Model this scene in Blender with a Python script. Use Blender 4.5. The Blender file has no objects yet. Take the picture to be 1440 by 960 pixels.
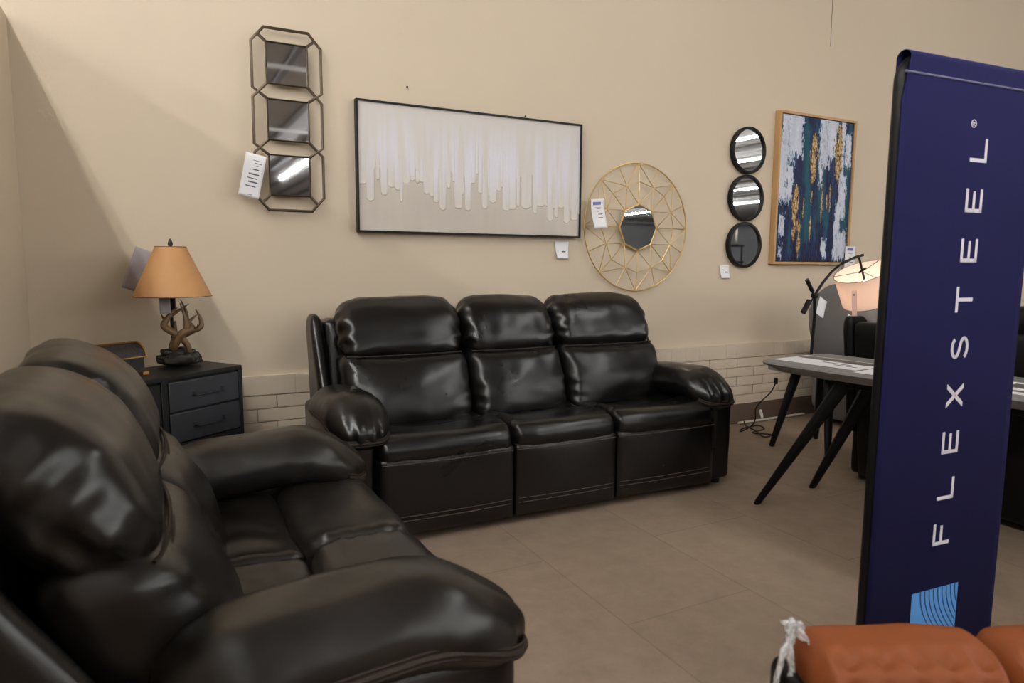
import bpy, math, random
import numpy as np
from mathutils import Vector, Matrix, noise
C = bpy.context.scene.collection
rnd = random.Random(7)
PI = math.pi

# ------------------------------------------------------------------ camera
F_PX, W_PX, H_PX = 960.0, 1440.0, 960.0
def camera_axes():
    wx = np.array([(2580 - 720) / F_PX, (382 - 480) / F_PX, 1.0]); wx /= np.linalg.norm(wx)
    t = -math.tan(math.radians(0.42)); c = -(t * wx[0] + wx[1]) / wx[2]
    d = np.array([t, 1, c]); d /= np.linalg.norm(d)
    up = -d
    wy = np.cross(up, wx)
    return np.array([wx, wy, up])
R = camera_axes()
cam = bpy.data.cameras.new('camera'); camo = bpy.data.objects.new('camera', cam); C.objects.link(camo)
cam.sensor_width = 36.0; cam.lens = 36.0 * F_PX / W_PX; cam.clip_start = 0.02; cam.clip_end = 200
m = Matrix.Identity(4)
for i in range(3):
    m[i][0] = R[i][0]; m[i][1] = -R[i][1]; m[i][2] = -R[i][2]
m[0][3], m[1][3], m[2][3] = 0.0, -3.731, 1.2
camo.matrix_world = m
cam.dof.use_dof = True; cam.dof.focus_distance = 3.6; cam.dof.aperture_fstop = 4.5
bpy.context.scene.camera = camo

# ------------------------------------------------------------------ materials
def lin(r, g, b):
    f = lambda c: (c / 255 / 12.92) if c / 255 <= 0.04045 else ((c / 255 + 0.055) / 1.055) ** 2.4
    return (f(r), f(g), f(b), 1.0)
def mat(name, col, rough=0.5, metal=0.0, spec=0.5, noise_scale=0, noise_amt=0.0, bump=0.0, bump_scale=50, stretch=(1, 1, 1), emit=0, coat=0):
    M = bpy.data.materials.new(name); M.use_nodes = True
    nt = M.node_tree; N = nt.nodes; L = nt.links
    b = N['Principled BSDF']
    b.inputs['Base Color'].default_value = col if len(col) == 4 else (*col, 1)
    b.inputs['Roughness'].default_value = rough; b.inputs['Metallic'].default_value = metal
    b.inputs['Specular IOR Level'].default_value = spec
    if coat: b.inputs['Coat Weight'].default_value = coat; b.inputs['Coat Roughness'].default_value = 0.2
    tc = N.new('ShaderNodeTexCoord'); mp = N.new('ShaderNodeMapping')
    mp.inputs['Scale'].default_value = stretch
    L.new(tc.outputs['Object'], mp.inputs['Vector'])
    if noise_scale:
        n = N.new('ShaderNodeTexNoise'); n.inputs['Scale'].default_value = noise_scale; n.inputs['Detail'].default_value = 5
        L.new(mp.outputs[0], n.inputs['Vector'])
        mx = N.new('ShaderNodeMix'); mx.data_type = 'RGBA'
        c = col[:3]
        mx.inputs[6].default_value = (*[x * (1 - noise_amt) for x in c], 1)
        mx.inputs[7].default_value = (*[min(1, x * (1 + noise_amt)) for x in c], 1)
        L.new(n.outputs['Fac'], mx.inputs[0]); L.new(mx.outputs[2], b.inputs['Base Color'])
    if bump:
        n2 = N.new('ShaderNodeTexNoise'); n2.inputs['Scale'].default_value = bump_scale; n2.inputs['Detail'].default_value = 4
        L.new(mp.outputs[0], n2.inputs['Vector'])
        bp = N.new('ShaderNodeBump'); bp.inputs['Strength'].default_value = bump; bp.inputs['Distance'].default_value = 0.004
        L.new(n2.outputs['Fac'], bp.inputs['Height']); L.new(bp.outputs[0], b.inputs['Normal'])
    if emit:
        b.inputs['Emission Color'].default_value = col if len(col) == 4 else (*col, 1); b.inputs['Emission Strength'].default_value = emit
    return M
def leather(name, col, rough=0.36, wrinkle=0.35, spec=0.5, amt=0.25):
    M = bpy.data.materials.new(name); M.use_nodes = True
    nt = M.node_tree; N = nt.nodes; L = nt.links; b = N['Principled BSDF']
    tc = N.new('ShaderNodeTexCoord')
    n = N.new('ShaderNodeTexNoise'); n.inputs['Scale'].default_value = 4.0; n.inputs['Detail'].default_value = 6
    L.new(tc.outputs['Object'], n.inputs['Vector'])
    mx = N.new('ShaderNodeMix'); mx.data_type = 'RGBA'
    mx.inputs[6].default_value = (*[x * (1 - amt) for x in col[:3]], 1); mx.inputs[7].default_value = (*[x * (1 + amt) for x in col[:3]], 1)
    L.new(n.outputs['Fac'], mx.inputs[0]); L.new(mx.outputs[2], b.inputs['Base Color'])
    mr = N.new('ShaderNodeMapRange'); mr.inputs[3].default_value = rough - 0.06; mr.inputs[4].default_value = rough + 0.08
    L.new(n.outputs['Fac'], mr.inputs[0]); L.new(mr.outputs[0], b.inputs['Roughness'])
    b.inputs['Specular IOR Level'].default_value = spec
    w = N.new('ShaderNodeTexNoise'); w.inputs['Scale'].default_value = 7.0; w.inputs['Detail'].default_value = 3; w.inputs['Distortion'].default_value = 0.5
    L.new(tc.outputs['Object'], w.inputs['Vector'])
    b1 = N.new('ShaderNodeBump'); b1.inputs['Strength'].default_value = wrinkle; b1.inputs['Distance'].default_value = 0.012
    L.new(w.outputs['Fac'], b1.inputs['Height'])
    v = N.new('ShaderNodeTexVoronoi'); v.inputs['Scale'].default_value = 260
    L.new(tc.outputs['Object'], v.inputs['Vector'])
    b2 = N.new('ShaderNodeBump'); b2.inputs['Strength'].default_value = 0.09; b2.inputs['Distance'].default_value = 0.0012
    L.new(v.outputs['Distance'], b2.inputs['Height']); L.new(b1.outputs[0], b2.inputs['Normal']); L.new(b2.outputs[0], b.inputs['Normal'])
    return M
def vcol_mat(name, rough=0.6, bump=0.0, metal_attr=False):
    M = bpy.data.materials.new(name); M.use_nodes = True
    nt = M.node_tree; N = nt.nodes; L = nt.links; b = N['Principled BSDF']
    a = N.new('ShaderNodeVertexColor'); a.layer_name = 'paint'
    L.new(a.outputs['Color'], b.inputs['Base Color']); b.inputs['Roughness'].default_value = rough; b.inputs['Specular IOR Level'].default_value = 0.15
    if metal_attr:
        L.new(a.outputs['Alpha'], b.inputs['Metallic'])
    tc = N.new('ShaderNodeTexCoord'); n = N.new('ShaderNodeTexNoise'); n.inputs['Scale'].default_value = 90
    L.new(tc.outputs['Object'], n.inputs['Vector'])
    bp = N.new('ShaderNodeBump'); bp.inputs['Strength'].default_value = 0.35; bp.inputs['Distance'].default_value = 0.003
    L.new(n.outputs['Fac'], bp.inputs['Height']); L.new(bp.outputs[0], b.inputs['Normal'])
    return M

MT = {}
MT['wall'] = mat('cream_paint', (0.62, 0.525, 0.40), 0.75, noise_scale=1.2, noise_amt=0.03, bump=0.12, bump_scale=60)
MT['farwall'] = mat('grey_store_paint', (0.33, 0.34, 0.36), 0.8, noise_scale=.8, noise_amt=0.2)
MT['brick'] = mat('painted_brick', (0.60, 0.51, 0.40), 0.6, noise_scale=9, noise_amt=0.07, bump=0.25, bump_scale=40)
MT['base'] = mat('brown_vinyl', lin(92, 74, 62), 0.55, noise_scale=6, noise_amt=0.08)
MT['ceil'] = mat('grey_deck', (0.50, 0.50, 0.51), 0.8, noise_scale=1.0, noise_amt=0.25)
MT['ceilrib'] = mat('grey_joist', (0.20, 0.20, 0.205), 0.6, noise_scale=2.0, noise_amt=0.15)
MT['white'] = mat('white_enamel', (0.75, 0.75, 0.74), 0.4, noise_scale=3, noise_amt=0.03)
MT['tube'] = mat('fluorescent_tube', (1.0, 0.985, 0.95), 0.5, emit=88)
MT['espresso'] = leather('espresso_leather', (0.0040, 0.0032, 0.0032), 0.285, wrinkle=0.16, spec=0.50)
MT['brown'] = leather('dark_brown_leather', (0.0090, 0.0073, 0.0060), 0.30, wrinkle=0.17, spec=0.46)
MT['black_l'] = leather('black_leather', (0.004, 0.0038, 0.0038), 0.45, spec=0.2)
MT['tan_l'] = leather('burnt_orange_leather', (0.19, 0.048, 0.011), 0.55, wrinkle=0.25, amt=0.15, spec=.3)
MT['piping'] = mat('brown_piping', (0.016, 0.009, 0.006), 0.5, spec=.3, bump=0.3, bump_scale=300)
MT['band'] = mat('dark_brown_band', (0.020, 0.012, 0.008), 0.55, bump=0.4, bump_scale=250, spec=.3)
MT['stitch'] = mat('brown_thread', (0.06, 0.045, 0.032), 0.7, noise_scale=200, noise_amt=0.4)
MT['foot'] = mat('black_plastic', (0.01, 0.01, 0.01), 0.5, noise_scale=5, noise_amt=0.1)
MT['blackmetal'] = mat('black_metal', (0.005, 0.005, 0.0055), 0.42, noise_scale=12, noise_amt=0.2, spec=.22)
MT['bronze'] = mat('aged_bronze', (0.085, 0.062, 0.042), 0.42, metal=0.75, noise_scale=14, noise_amt=0.4)
MT['mirror'] = mat('mirror_glass', (0.86, 0.87, 0.87), 0.015, metal=1.0, noise_scale=1, noise_amt=0.01)
MT['mirror_dark'] = mat('smoked_mirror_glass', (0.62, 0.64, 0.67), 0.03, metal=1.0, noise_scale=2, noise_amt=0.05)
MT['gold'] = mat('brushed_gold', (0.72, 0.51, 0.21), 0.35, metal=0.85, noise_scale=20, noise_amt=0.15)
MT['oak'] = mat('pale_oak', (0.46, 0.27, 0.11), 0.5, noise_scale=8, noise_amt=0.2, stretch=(1, 1, .1))
MT['paper'] = mat('white_paper', (0.80, 0.80, 0.83), 0.55, noise_scale=4, noise_amt=0.02)
MT['shadowpaper'] = mat('shadowed_paper', (0.34, 0.31, 0.33), 0.6, noise_scale=4, noise_amt=0.05)  # paper darkened to paint in the shadow behind and under the lamp shade
MT['ink'] = mat('grey_ink', (0.10, 0.10, 0.11), 0.6, noise_scale=90, noise_amt=0.5)
MT['inkblue'] = mat('blue_ink', (0.16, 0.16, 0.42), 0.6, noise_scale=60, noise_amt=0.4)
MT['navy'] = mat('navy_fabric', (0.0185, 0.0185, 0.080), 0.8, noise_scale=350, noise_amt=0.12, spec=0.06, bump=0.08, bump_scale=500)
MT['print'] = mat('white_print', (0.72, 0.70, 0.78), 0.6, noise_scale=60, noise_amt=0.02)
MT['seamthread'] = mat('pale_hem_thread', (0.14, 0.14, 0.26), 0.7, noise_scale=90, noise_amt=0.2)
MT['logo'] = mat('sky_blue_print', (0.08, 0.30, 0.70), 0.6, noise_scale=20, noise_amt=0.03)
MT['logoline'] = mat('deep_blue_print', (0.008, 0.03, 0.13), 0.6, noise_scale=20, noise_amt=0.03)
MT['cab'] = mat('charcoal_steel', (0.012, 0.0125, 0.013), 0.45, noise_scale=6, noise_amt=0.25, spec=.3)
MT['drawer'] = mat('slate_steel', (0.045, 0.047, 0.055), 0.42, metal=0.3, noise_scale=7, noise_amt=0.3)
MT['handle'] = mat('dark_steel', (0.06, 0.06, 0.065), 0.35, metal=0.8, noise_scale=20, noise_amt=0.2)
MT['shade'] = mat('tan_parchment', (0.50, 0.255, 0.10), 0.6, noise_scale=9, noise_amt=0.12, bump=.05)
MT['shadetrim'] = mat('brown_binding', (0.20, 0.10, 0.05), 0.6, noise_scale=30, noise_amt=0.2)
MT['antler'] = mat('bronzed_antler', (0.15, 0.088, 0.038), 0.42, noise_scale=18, noise_amt=0.55, bump=0.4, bump_scale=40)
MT['rock'] = mat('dark_resin_rock', (0.018, 0.015, 0.012), 0.55, noise_scale=30, noise_amt=0.5, bump=0.8, bump_scale=45)
MT['weave'] = mat('dark_woven_rattan', (0.020, 0.014, 0.015), 0.5, noise_scale=60, noise_amt=0.6, bump=1.0, bump_scale=90)
MT['goldtrim'] = mat('antique_gold_trim', (0.50, 0.28, 0.07), 0.4, metal=0.6, noise_scale=70, noise_amt=0.5)
MT['greywood'] = mat('grey_washed_wood', (0.19, 0.185, 0.18), 0.5, noise_scale=7, noise_amt=0.35, stretch=(6, .6, 6), bump=.15, bump_scale=20)
MT['blackwood'] = mat('black_wood', (0.0045, 0.0045, 0.0045), 0.5, noise_scale=10, noise_amt=0.2, spec=.2)
MT['greyfab'] = mat('grey_upholstery', (0.15, 0.15, 0.155), 0.8, noise_scale=300, noise_amt=0.2, bump=0.2, bump_scale=400)
MT['photo'] = mat('printed_photo', (0.14, 0.125, 0.115), 0.35, noise_scale=9, noise_amt=0.8, stretch=(3, 1, 1))
MT['pinktag'] = mat('salmon_paper', (0.70, 0.42, 0.36), 0.6, noise_scale=20, noise_amt=0.1)
MT['cable'] = mat('black_cable', (0.008, 0.008, 0.008), 0.5, noise_scale=20, noise_amt=0.1)
MT['wire'] = mat('grey_wire', (0.30, 0.25, 0.19), 0.6, noise_scale=20, noise_amt=0.1)
MT['raceway'] = mat('ivory_plastic', (0.55, 0.50, 0.43), 0.5, noise_scale=8, noise_amt=0.08)
MT['tiestring'] = mat('yellow_tag_string', (0.60, 0.40, 0.10), 0.6, noise_scale=60, noise_amt=0.2)
MT['drip'] = vcol_mat('drip_paint', 0.55)
MT['abstract'] = vcol_mat('abstract_paint', 0.42, metal_attr=True)
# glowing drum shade: cloth lit by the bulb inside
def lampcloth():
    M = bpy.data.materials.new('cream_lamp_cloth'); M.use_nodes = True
    nt = M.node_tree; N = nt.nodes; L = nt.links; b = N['Principled BSDF']
    b.inputs['Base Color'].default_value = (0.82, 0.72, 0.65, 1); b.inputs['Roughness'].default_value = 0.8
    tr = N.new('ShaderNodeBsdfTranslucent'); tr.inputs['Color'].default_value = (0.88, 0.76, 0.68, 1)
    ms = N.new('ShaderNodeMixShader'); ms.inputs[0].default_value = 0.5
    L.new(b.outputs[0], ms.inputs[1]); L.new(tr.outputs[0], ms.inputs[2]); L.new(ms.outputs[0], N['Material Output'].inputs['Surface'])
    return M
MT['lampcloth'] = lampcloth()
MT['bulb'] = mat('warm_bulb', (1.0, 0.80, 0.66), 0.5, emit=44)
def film():
    M = bpy.data.materials.new('clear_plastic_film'); M.use_nodes = True
    nt = M.node_tree; N = nt.nodes; L = nt.links; b = N['Principled BSDF']
    b.inputs['Base Color'].default_value = (0.9, 0.9, 0.92, 1); b.inputs['Roughness'].default_value = 0.25
    t = N.new('ShaderNodeBsdfTransparent'); ms = N.new('ShaderNodeMixShader')
    n = N.new('ShaderNodeTexNoise'); n.inputs['Scale'].default_value = 14
    mr = N.new('ShaderNodeMapRange'); mr.inputs[1].default_value = .3; mr.inputs[2].default_value = .7; mr.inputs[3].default_value = .15; mr.inputs[4].default_value = .6
    L.new(n.outputs['Fac'], mr.inputs[0]); L.new(mr.outputs[0], ms.inputs[0])
    L.new(t.outputs[0], ms.inputs[1]); L.new(b.outputs[0], ms.inputs[2]); L.new(ms.outputs[0], N['Material Output'].inputs['Surface'])
    return M
MT['film'] = film()
def carpet():
    M = bpy.data.materials.new('brown_floor_tile'); M.use_nodes = True
    nt = M.node_tree; N = nt.nodes; L = nt.links; b = N['Principled BSDF']
    tc = N.new('ShaderNodeTexCoord'); mp = N.new('ShaderNodeMapping')
    mp.inputs['Location'].default_value = (-2.46, 0.35, 0); mp.inputs['Rotation'].default_value = (0, 0, 0)
    L.new(tc.outputs['Object'], mp.inputs['Vector'])
    br = N.new('ShaderNodeTexBrick'); br.offset = 0.5
    br.inputs['Scale'].default_value = 1.0; br.inputs['Mortar Size'].default_value = 0.0035; br.inputs['Mortar Smooth'].default_value = 0.3
    br.inputs['Brick Width'].default_value = 1.1; br.inputs['Row Height'].default_value = 0.56
    br.inputs['Color1'].default_value = (0.255, 0.190, 0.139, 1); br.inputs['Color2'].default_value = (0.235, 0.174, 0.127, 1); br.inputs['Mortar'].default_value = (0.195, 0.142, 0.102, 1)
    # rows run along the depth of the room: swap x and y
    sp = N.new('ShaderNodeSeparateXYZ'); cb = N.new('ShaderNodeCombineXYZ')
    L.new(mp.outputs[0], sp.inputs[0]); L.new(sp.outputs['Y'], cb.inputs['X']); L.new(sp.outputs['X'], cb.inputs['Y']); L.new(cb.outputs[0], br.inputs['Vector'])
    n = N.new('ShaderNodeTexNoise'); n.inputs['Scale'].default_value = 9; n.inputs['Detail'].default_value = 9; n.inputs['Roughness'].default_value = .7
    L.new(tc.outputs['Object'], n.inputs['Vector'])
    mr = N.new('ShaderNodeMapRange'); mr.inputs[1].default_value = .3; mr.inputs[2].default_value = .7; mr.inputs[3].default_value = .86; mr.inputs[4].default_value = 1.14
    L.new(n.outputs['Fac'], mr.inputs[0])
    mx = N.new('ShaderNodeMix'); mx.data_type = 'RGBA'; mx.blend_type = 'MULTIPLY'; mx.inputs[0].default_value = 1
    L.new(br.outputs['Color'], mx.inputs[6]); L.new(mr.outputs[0], mx.inputs[7]); L.new(mx.outputs[2], b.inputs['Base Color'])
    b.inputs['Roughness'].default_value = 0.62; b.inputs['Specular IOR Level'].default_value = .35
    return M
MT['floor'] = carpet()

# ------------------------------------------------------------------ mesh helpers
class MB:
    def __init__(s): s.V = []; s.F = []; s.ch = False
    def add(s, V, F):
        o = len(s.V); s.V += [tuple(map(float, v)) for v in V]; s.F += [tuple(i + o for i in f) for f in F]; return s
    def box(s, c, d, rot=None, chamfer=0.0):
        hx, hy, hz = d[0] / 2, d[1] / 2, d[2] / 2
        if chamfer:
            s.ch = True; chamfer = min(chamfer, .45 * min(d))
            V, F = rbox((hx, hy, hz), (chamfer,) * 3, 4, 'lin')
            P = [Vector(v) for v in V]
        else:
            P = [Vector((x, y, z)) for x in (-hx, hx) for y in (-hy, hy) for z in (-hz, hz)]
            F = [(0, 1, 3, 2), (4, 6, 7, 5), (0, 4, 5, 1), (2, 3, 7, 6), (0, 2, 6, 4), (1, 5, 7, 3)]
        if rot is not None: P = [rot @ p for p in P]
        return s.add([p + Vector(c) for p in P], F)
    def tube(s, pts, r, n=8, closed=False, flat=1.0):
        pts = [Vector(p) for p in pts]; k = len(pts)
        rr = r if isinstance(r, (list, tuple)) else [r] * k
        V = []; F = []; prev = None
        for i, p in enumerate(pts):
            a = pts[(i - 1) % k] if (closed or i > 0) else p
            b = pts[(i + 1) % k] if (closed or i < k - 1) else p
            t = (b - a).normalized() if (b - a).length > 1e-9 else Vector((0, 0, 1))
            if prev is None:
                up = Vector((0, 0, 1)) if abs(t.z) < 0.95 else Vector((0, 1, 0))
                u = t.cross(up).normalized()
            else:
                u = (prev - t * prev.dot(t)).normalized()
            prev = u; w = t.cross(u)
            for j in range(n):
                an = 2 * PI * j / n
                V.append(p + u * math.cos(an) * rr[i] + w * math.sin(an) * rr[i] * flat)
        for i in range(k if closed else k - 1):
            for j in range(n):
                a = i * n + j; b = i * n + (j + 1) % n; c2 = ((i + 1) % k) * n
                F.append((a, b, c2 + (j + 1) % n, c2 + j))
        if not closed:
            F.append(tuple(range(n))[::-1]); F.append(tuple((k - 1) * n + j for j in range(n)))
        return s.add(V, F)
    def lathe(s, prof, n=32, c=(0, 0, 0)):
        V = []; F = []
        for (r, z) in prof:
            for j in range(n):
                a = 2 * PI * j / n; V.append((c[0] + r * math.cos(a), c[1] + r * math.sin(a), c[2] + z))
        for i in range(len(prof) - 1):
            for j in range(n):
                F.append((i * n + j, i * n + (j + 1) % n, (i + 1) * n + (j + 1) % n, (i + 1) * n + j))
        if prof[0][0] > 1e-6: F.append(tuple(range(n))[::-1])
        if prof[-1][0] > 1e-6: F.append(tuple((len(prof) - 1) * n + j for j in range(n)))
        return s.add(V, F)
    def prism(s, poly, z0, z1, fn=None):
        n = len(poly); V = [(x, y, z0) for x, y in poly] + [(x, y, z1) for x, y in poly]
        if fn: V = [fn(*v) for v in V]
        F = [tuple(range(n))[::-1], tuple(range(n, 2 * n))] + [(i, (i + 1) % n, n + (i + 1) % n, n + i) for i in range(n)]
        return s.add(V, F)
    def build(s, name, material, parent=None, smooth=True, angle=40, mods=()):
        if s.ch: angle = 20
        me = bpy.data.meshes.new(name); me.from_pydata(s.V, [], s.F); me.update()
        import bmesh
        b = bmesh.new(); b.from_mesh(me); bmesh.ops.recalc_face_normals(b, faces=b.faces); b.to_mesh(me); b.free()
        me.materials.append(MT[material] if isinstance(material, str) else material)
        if smooth:
            me.polygons.foreach_set('use_smooth', [True] * len(me.polygons))
            if angle: me.set_sharp_from_angle(angle=math.radians(angle))
        o = bpy.data.objects.new(name, me); C.objects.link(o)
        if parent is not None: o.parent = parent
        for kind, kw in mods:
            md = o.modifiers.new(kind.lower(), kind)
            for k, v in kw.items(): setattr(md, k, v)
        return o

def rbox(h, r, n=14, mode='soft'):
    """closed rounded box as a grid mesh: half sizes h, corner radii r"""
    h = np.array(h, float); r = np.minimum(np.array(r, float), h * 0.999)
    t = np.linspace(-1, 1, n + 1)
    t = t * (1.5 - 0.5 * t * t) if mode == 'soft' else t
    T3 = [t, t, t]
    if mode == 'lin':
        T3 = [np.array([-1, -(1 - r[a] / h[a]), 1 - r[a] / h[a], 1.0]) for a in range(3)]; n = 3
    idx = {}; V = []; F = []
    def vid(q):
        k = tuple(np.round(q, 6))
        if k not in idx: idx[k] = len(V); V.append(q)
        return idx[k]
    for ax in range(3):
        for sg in (-1, 1):
            u, w = (ax + 1) % 3, (ax + 2) % 3
            g = [[None] * (n + 1) for _ in range(n + 1)]
            for i in range(n + 1):
                for j in range(n + 1):
                    q = np.zeros(3); q[ax] = sg; q[u] = T3[u][i]; q[w] = T3[w][j]; g[i][j] = vid(q)
            for i in range(n):
                for j in range(n):
                    f = (g[i][j], g[i + 1][j], g[i + 1][j + 1], g[i][j + 1])
                    F.append(f if sg > 0 else f[::-1])
    Q = np.array(V) * h
    inner = np.clip(Q, -(h - r), h - r)
    if mode == 'lin':
        # push the near-edge rows onto the chamfer
        inner = np.clip(Q, -(h - r), h - r)
    d = (Q - inner) / r
    L = np.linalg.norm(d, axis=1, keepdims=True); L[L == 0] = 1
    P = inner + (d / L) * r
    return P, F

def fbm(P, scale, seed=0.0, octv=3):
    out = np.zeros(len(P))
    for i, p in enumerate(P):
        out[i] = noise.fractal(Vector((p[0] * scale + seed, p[1] * scale + seed * 1.7, p[2] * scale - seed)), 0.9, 2.0, octv)
    return out
def sstep(a, b, x):
    t = np.clip((x - a) / (b - a), 0, 1); return t * t * (3 - 2 * t)
def soft(name, c, h, r, material, parent, n=18, deform=None, seed=0.0, amp=0.004, scale=9.0):
    P, F = rbox(h, r, n)
    U = P / np.array(h)
    if amp:
        nz = fbm(P, scale, seed)
        Nn = U / np.linalg.norm(U, axis=1, keepdims=True)
        P = P + Nn * (nz * amp)[:, None]
    if deform is not None: P = deform(P, U)
    P = P + np.array(c)
    return MB().add(P, F).build(name, material, parent, angle=0)

def thing(name, label, cat, loc=(0, 0, 0), rz=0.0, group=None):
    o = bpy.data.objects.new(name, None); C.objects.link(o); o.location = loc; o.rotation_euler = (0, 0, rz)
    o.empty_display_size = 0.1
    return tag(o, label, cat, group)
def tag(o, label, cat, group=None):
    o['label'] = label; o['category'] = cat
    if group: o['group'] = group
    return o
def struct(o): o['kind'] = 'structure'; return o

# ------------------------------------------------------------------ setting
XL, XR, YF, ZC = -9.0, 44.0, -42.0, 4.45
struct(MB().box(((XL + XR) / 2, YF / 2, -0.05), (XR - XL + .4, -YF + .4, 0.1)).build('floor', 'floor', smooth=False))
struct(MB().box(((XL + XR) / 2, 0.10, ZC / 2), (XR - XL, 0.2, ZC)).build('wall_back', 'wall', smooth=False))
struct(MB().box(((XL + XR) / 2, YF - .1, ZC / 2), (XR - XL, 0.2, ZC)).build('wall_front', 'farwall', smooth=False))
struct(MB().box((XR + .1, YF / 2, ZC / 2), (.2, -YF, ZC)).build('wall_right', 'farwall', smooth=False))
struct(MB().box((XL - .1, YF / 2, ZC / 2), (.2, -YF, ZC)).build('wall_left_far', 'farwall', smooth=False))
struct(MB().box((-0.595, -8.5, 1.118), (0.15, 17.0, 2.236)).build('wall_left', 'wall', smooth=False))
cb = MB().box(((XL + XR) / 2, YF / 2, ZC + .25), (XR - XL, -YF, 0.1))
struct(cb.build('ceiling', 'ceil', smooth=False))
jb = MB()
for k in range(60):
    x = XL + 0.4 + k * 0.9
    if x < XR: jb.box((x, YF / 2, ZC + .15), (0.10, -YF, 0.14))
struct(jb.build('trim_1', 'ceilrib', smooth=False))
# painted brick wainscot, slightly proud of the plaster
bb = MB(); rb = random.Random(3)
BX0, BX1 = -0.52, 13.0
zc = [0.147 + 0.0706 * i for i in range(6)]
for i in range(5):
    x = BX0 + (0.06 if i % 2 else 0.16) - .2
    while x < BX1:
        a, b_ = max(BX0, x), min(BX1, x + 0.27)
        if b_ - a > .01: bb.box(((a + b_) / 2, -0.012 + rb.uniform(-.0012, .0012), zc[i] + 0.0353), (b_ - a - 0.0006, 0.032, 0.0660), chamfer=0.0022)
        x += 0.274
x = BX0
while x < BX1:
    w = rb.choice((0.13, 0.13, 0.26, 0.20, 0.10))
    bb.box((x + w / 2, -0.013 + rb.uniform(-.001, .001), 0.5535), (w - .0006, 0.034, 0.1010), chamfer=0.0022); x += w
bb.box(((BX0 + BX1) / 2, -0.005, 0.375), (BX1 - BX0, 0.018, 0.455))
struct(bb.build('trim_2', 'brick', angle=30))
struct(MB().box(((BX0 + BX1) / 2, -0.016, 0.0735), (BX1 - BX0, 0.03, 0.147), chamfer=.004).build('baseboard_back', 'base'))

# fluorescent rows
for k, (x, y0, y1) in enumerate(((-7.16, -1.6, -22.0), (-4.27, -1.6, -22.0), (-1.385, -0.7, -15.0), (4.39, -2.0, -24.0), (8.9, -7.0, -38.0), (13.2, -7.0, -38.0), (16.0, -7.0, -38.0), (22.0, -6.0, -38.0), (27.0, -6.0, -40.0))):
    twin = (-.055, .055) if k == 2 else (0,)
    t = thing('strip_light', 'long bare fluorescent strip light under the grey ceiling, seen only in the mirrors', 'ceiling light', (x, (y0 + y1) / 2, 4.3), group='rows of fluorescent strip lights')
    MB().box((0, 0, 0.055), (0.05, y0 - y1, 0.05), chamfer=.006).build('housing', 'white', t)
    tb = MB(); nseg = 10; ln = (y0 - y1) / nseg
    for i in range(nseg):
        a = -(y0 - y1) / 2 + i * ln
        for xx in twin[:1]: tb.tube([(xx, a, 0), (xx, a + ln, 0)], 0.02, 8)
    tb.build('tube', 'tube', t)
    if len(twin) > 1:  # second tube added on this row to double its light
        tb = MB()
        for i in range(nseg): tb.tube([(twin[1], -(y0 - y1) / 2 + i * ln, 0), (twin[1], -(y0 - y1) / 2 + (i + 1) * ln, 0)], 0.02, 8)
        tb.build('tube', 'tube', t)
    for i in range(3):
        yy = -(y0 - y1) / 2 + .5 + i * ((y0 - y1) - 1) / 2
        MB().tube([(0, yy, .08), (0, yy, .40)], .008, 6).build('hanger_rod', 'white', t)
for k, y in enumerate((-9.0, -15.0)):
    o = MB().tube([(-8.5, y, 0), (43.5, y, 0)], 0.04, 10).build('sprinkler_pipe', 'white'); o.location = (0, 0, 4.5)
    tag(o, ('white sprinkler pipe under the ceiling, the nearer of two seen in the mirrors', 'white sprinkler pipe under the ceiling, the farther of two seen in the mirrors')[k], 'pipe')

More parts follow.
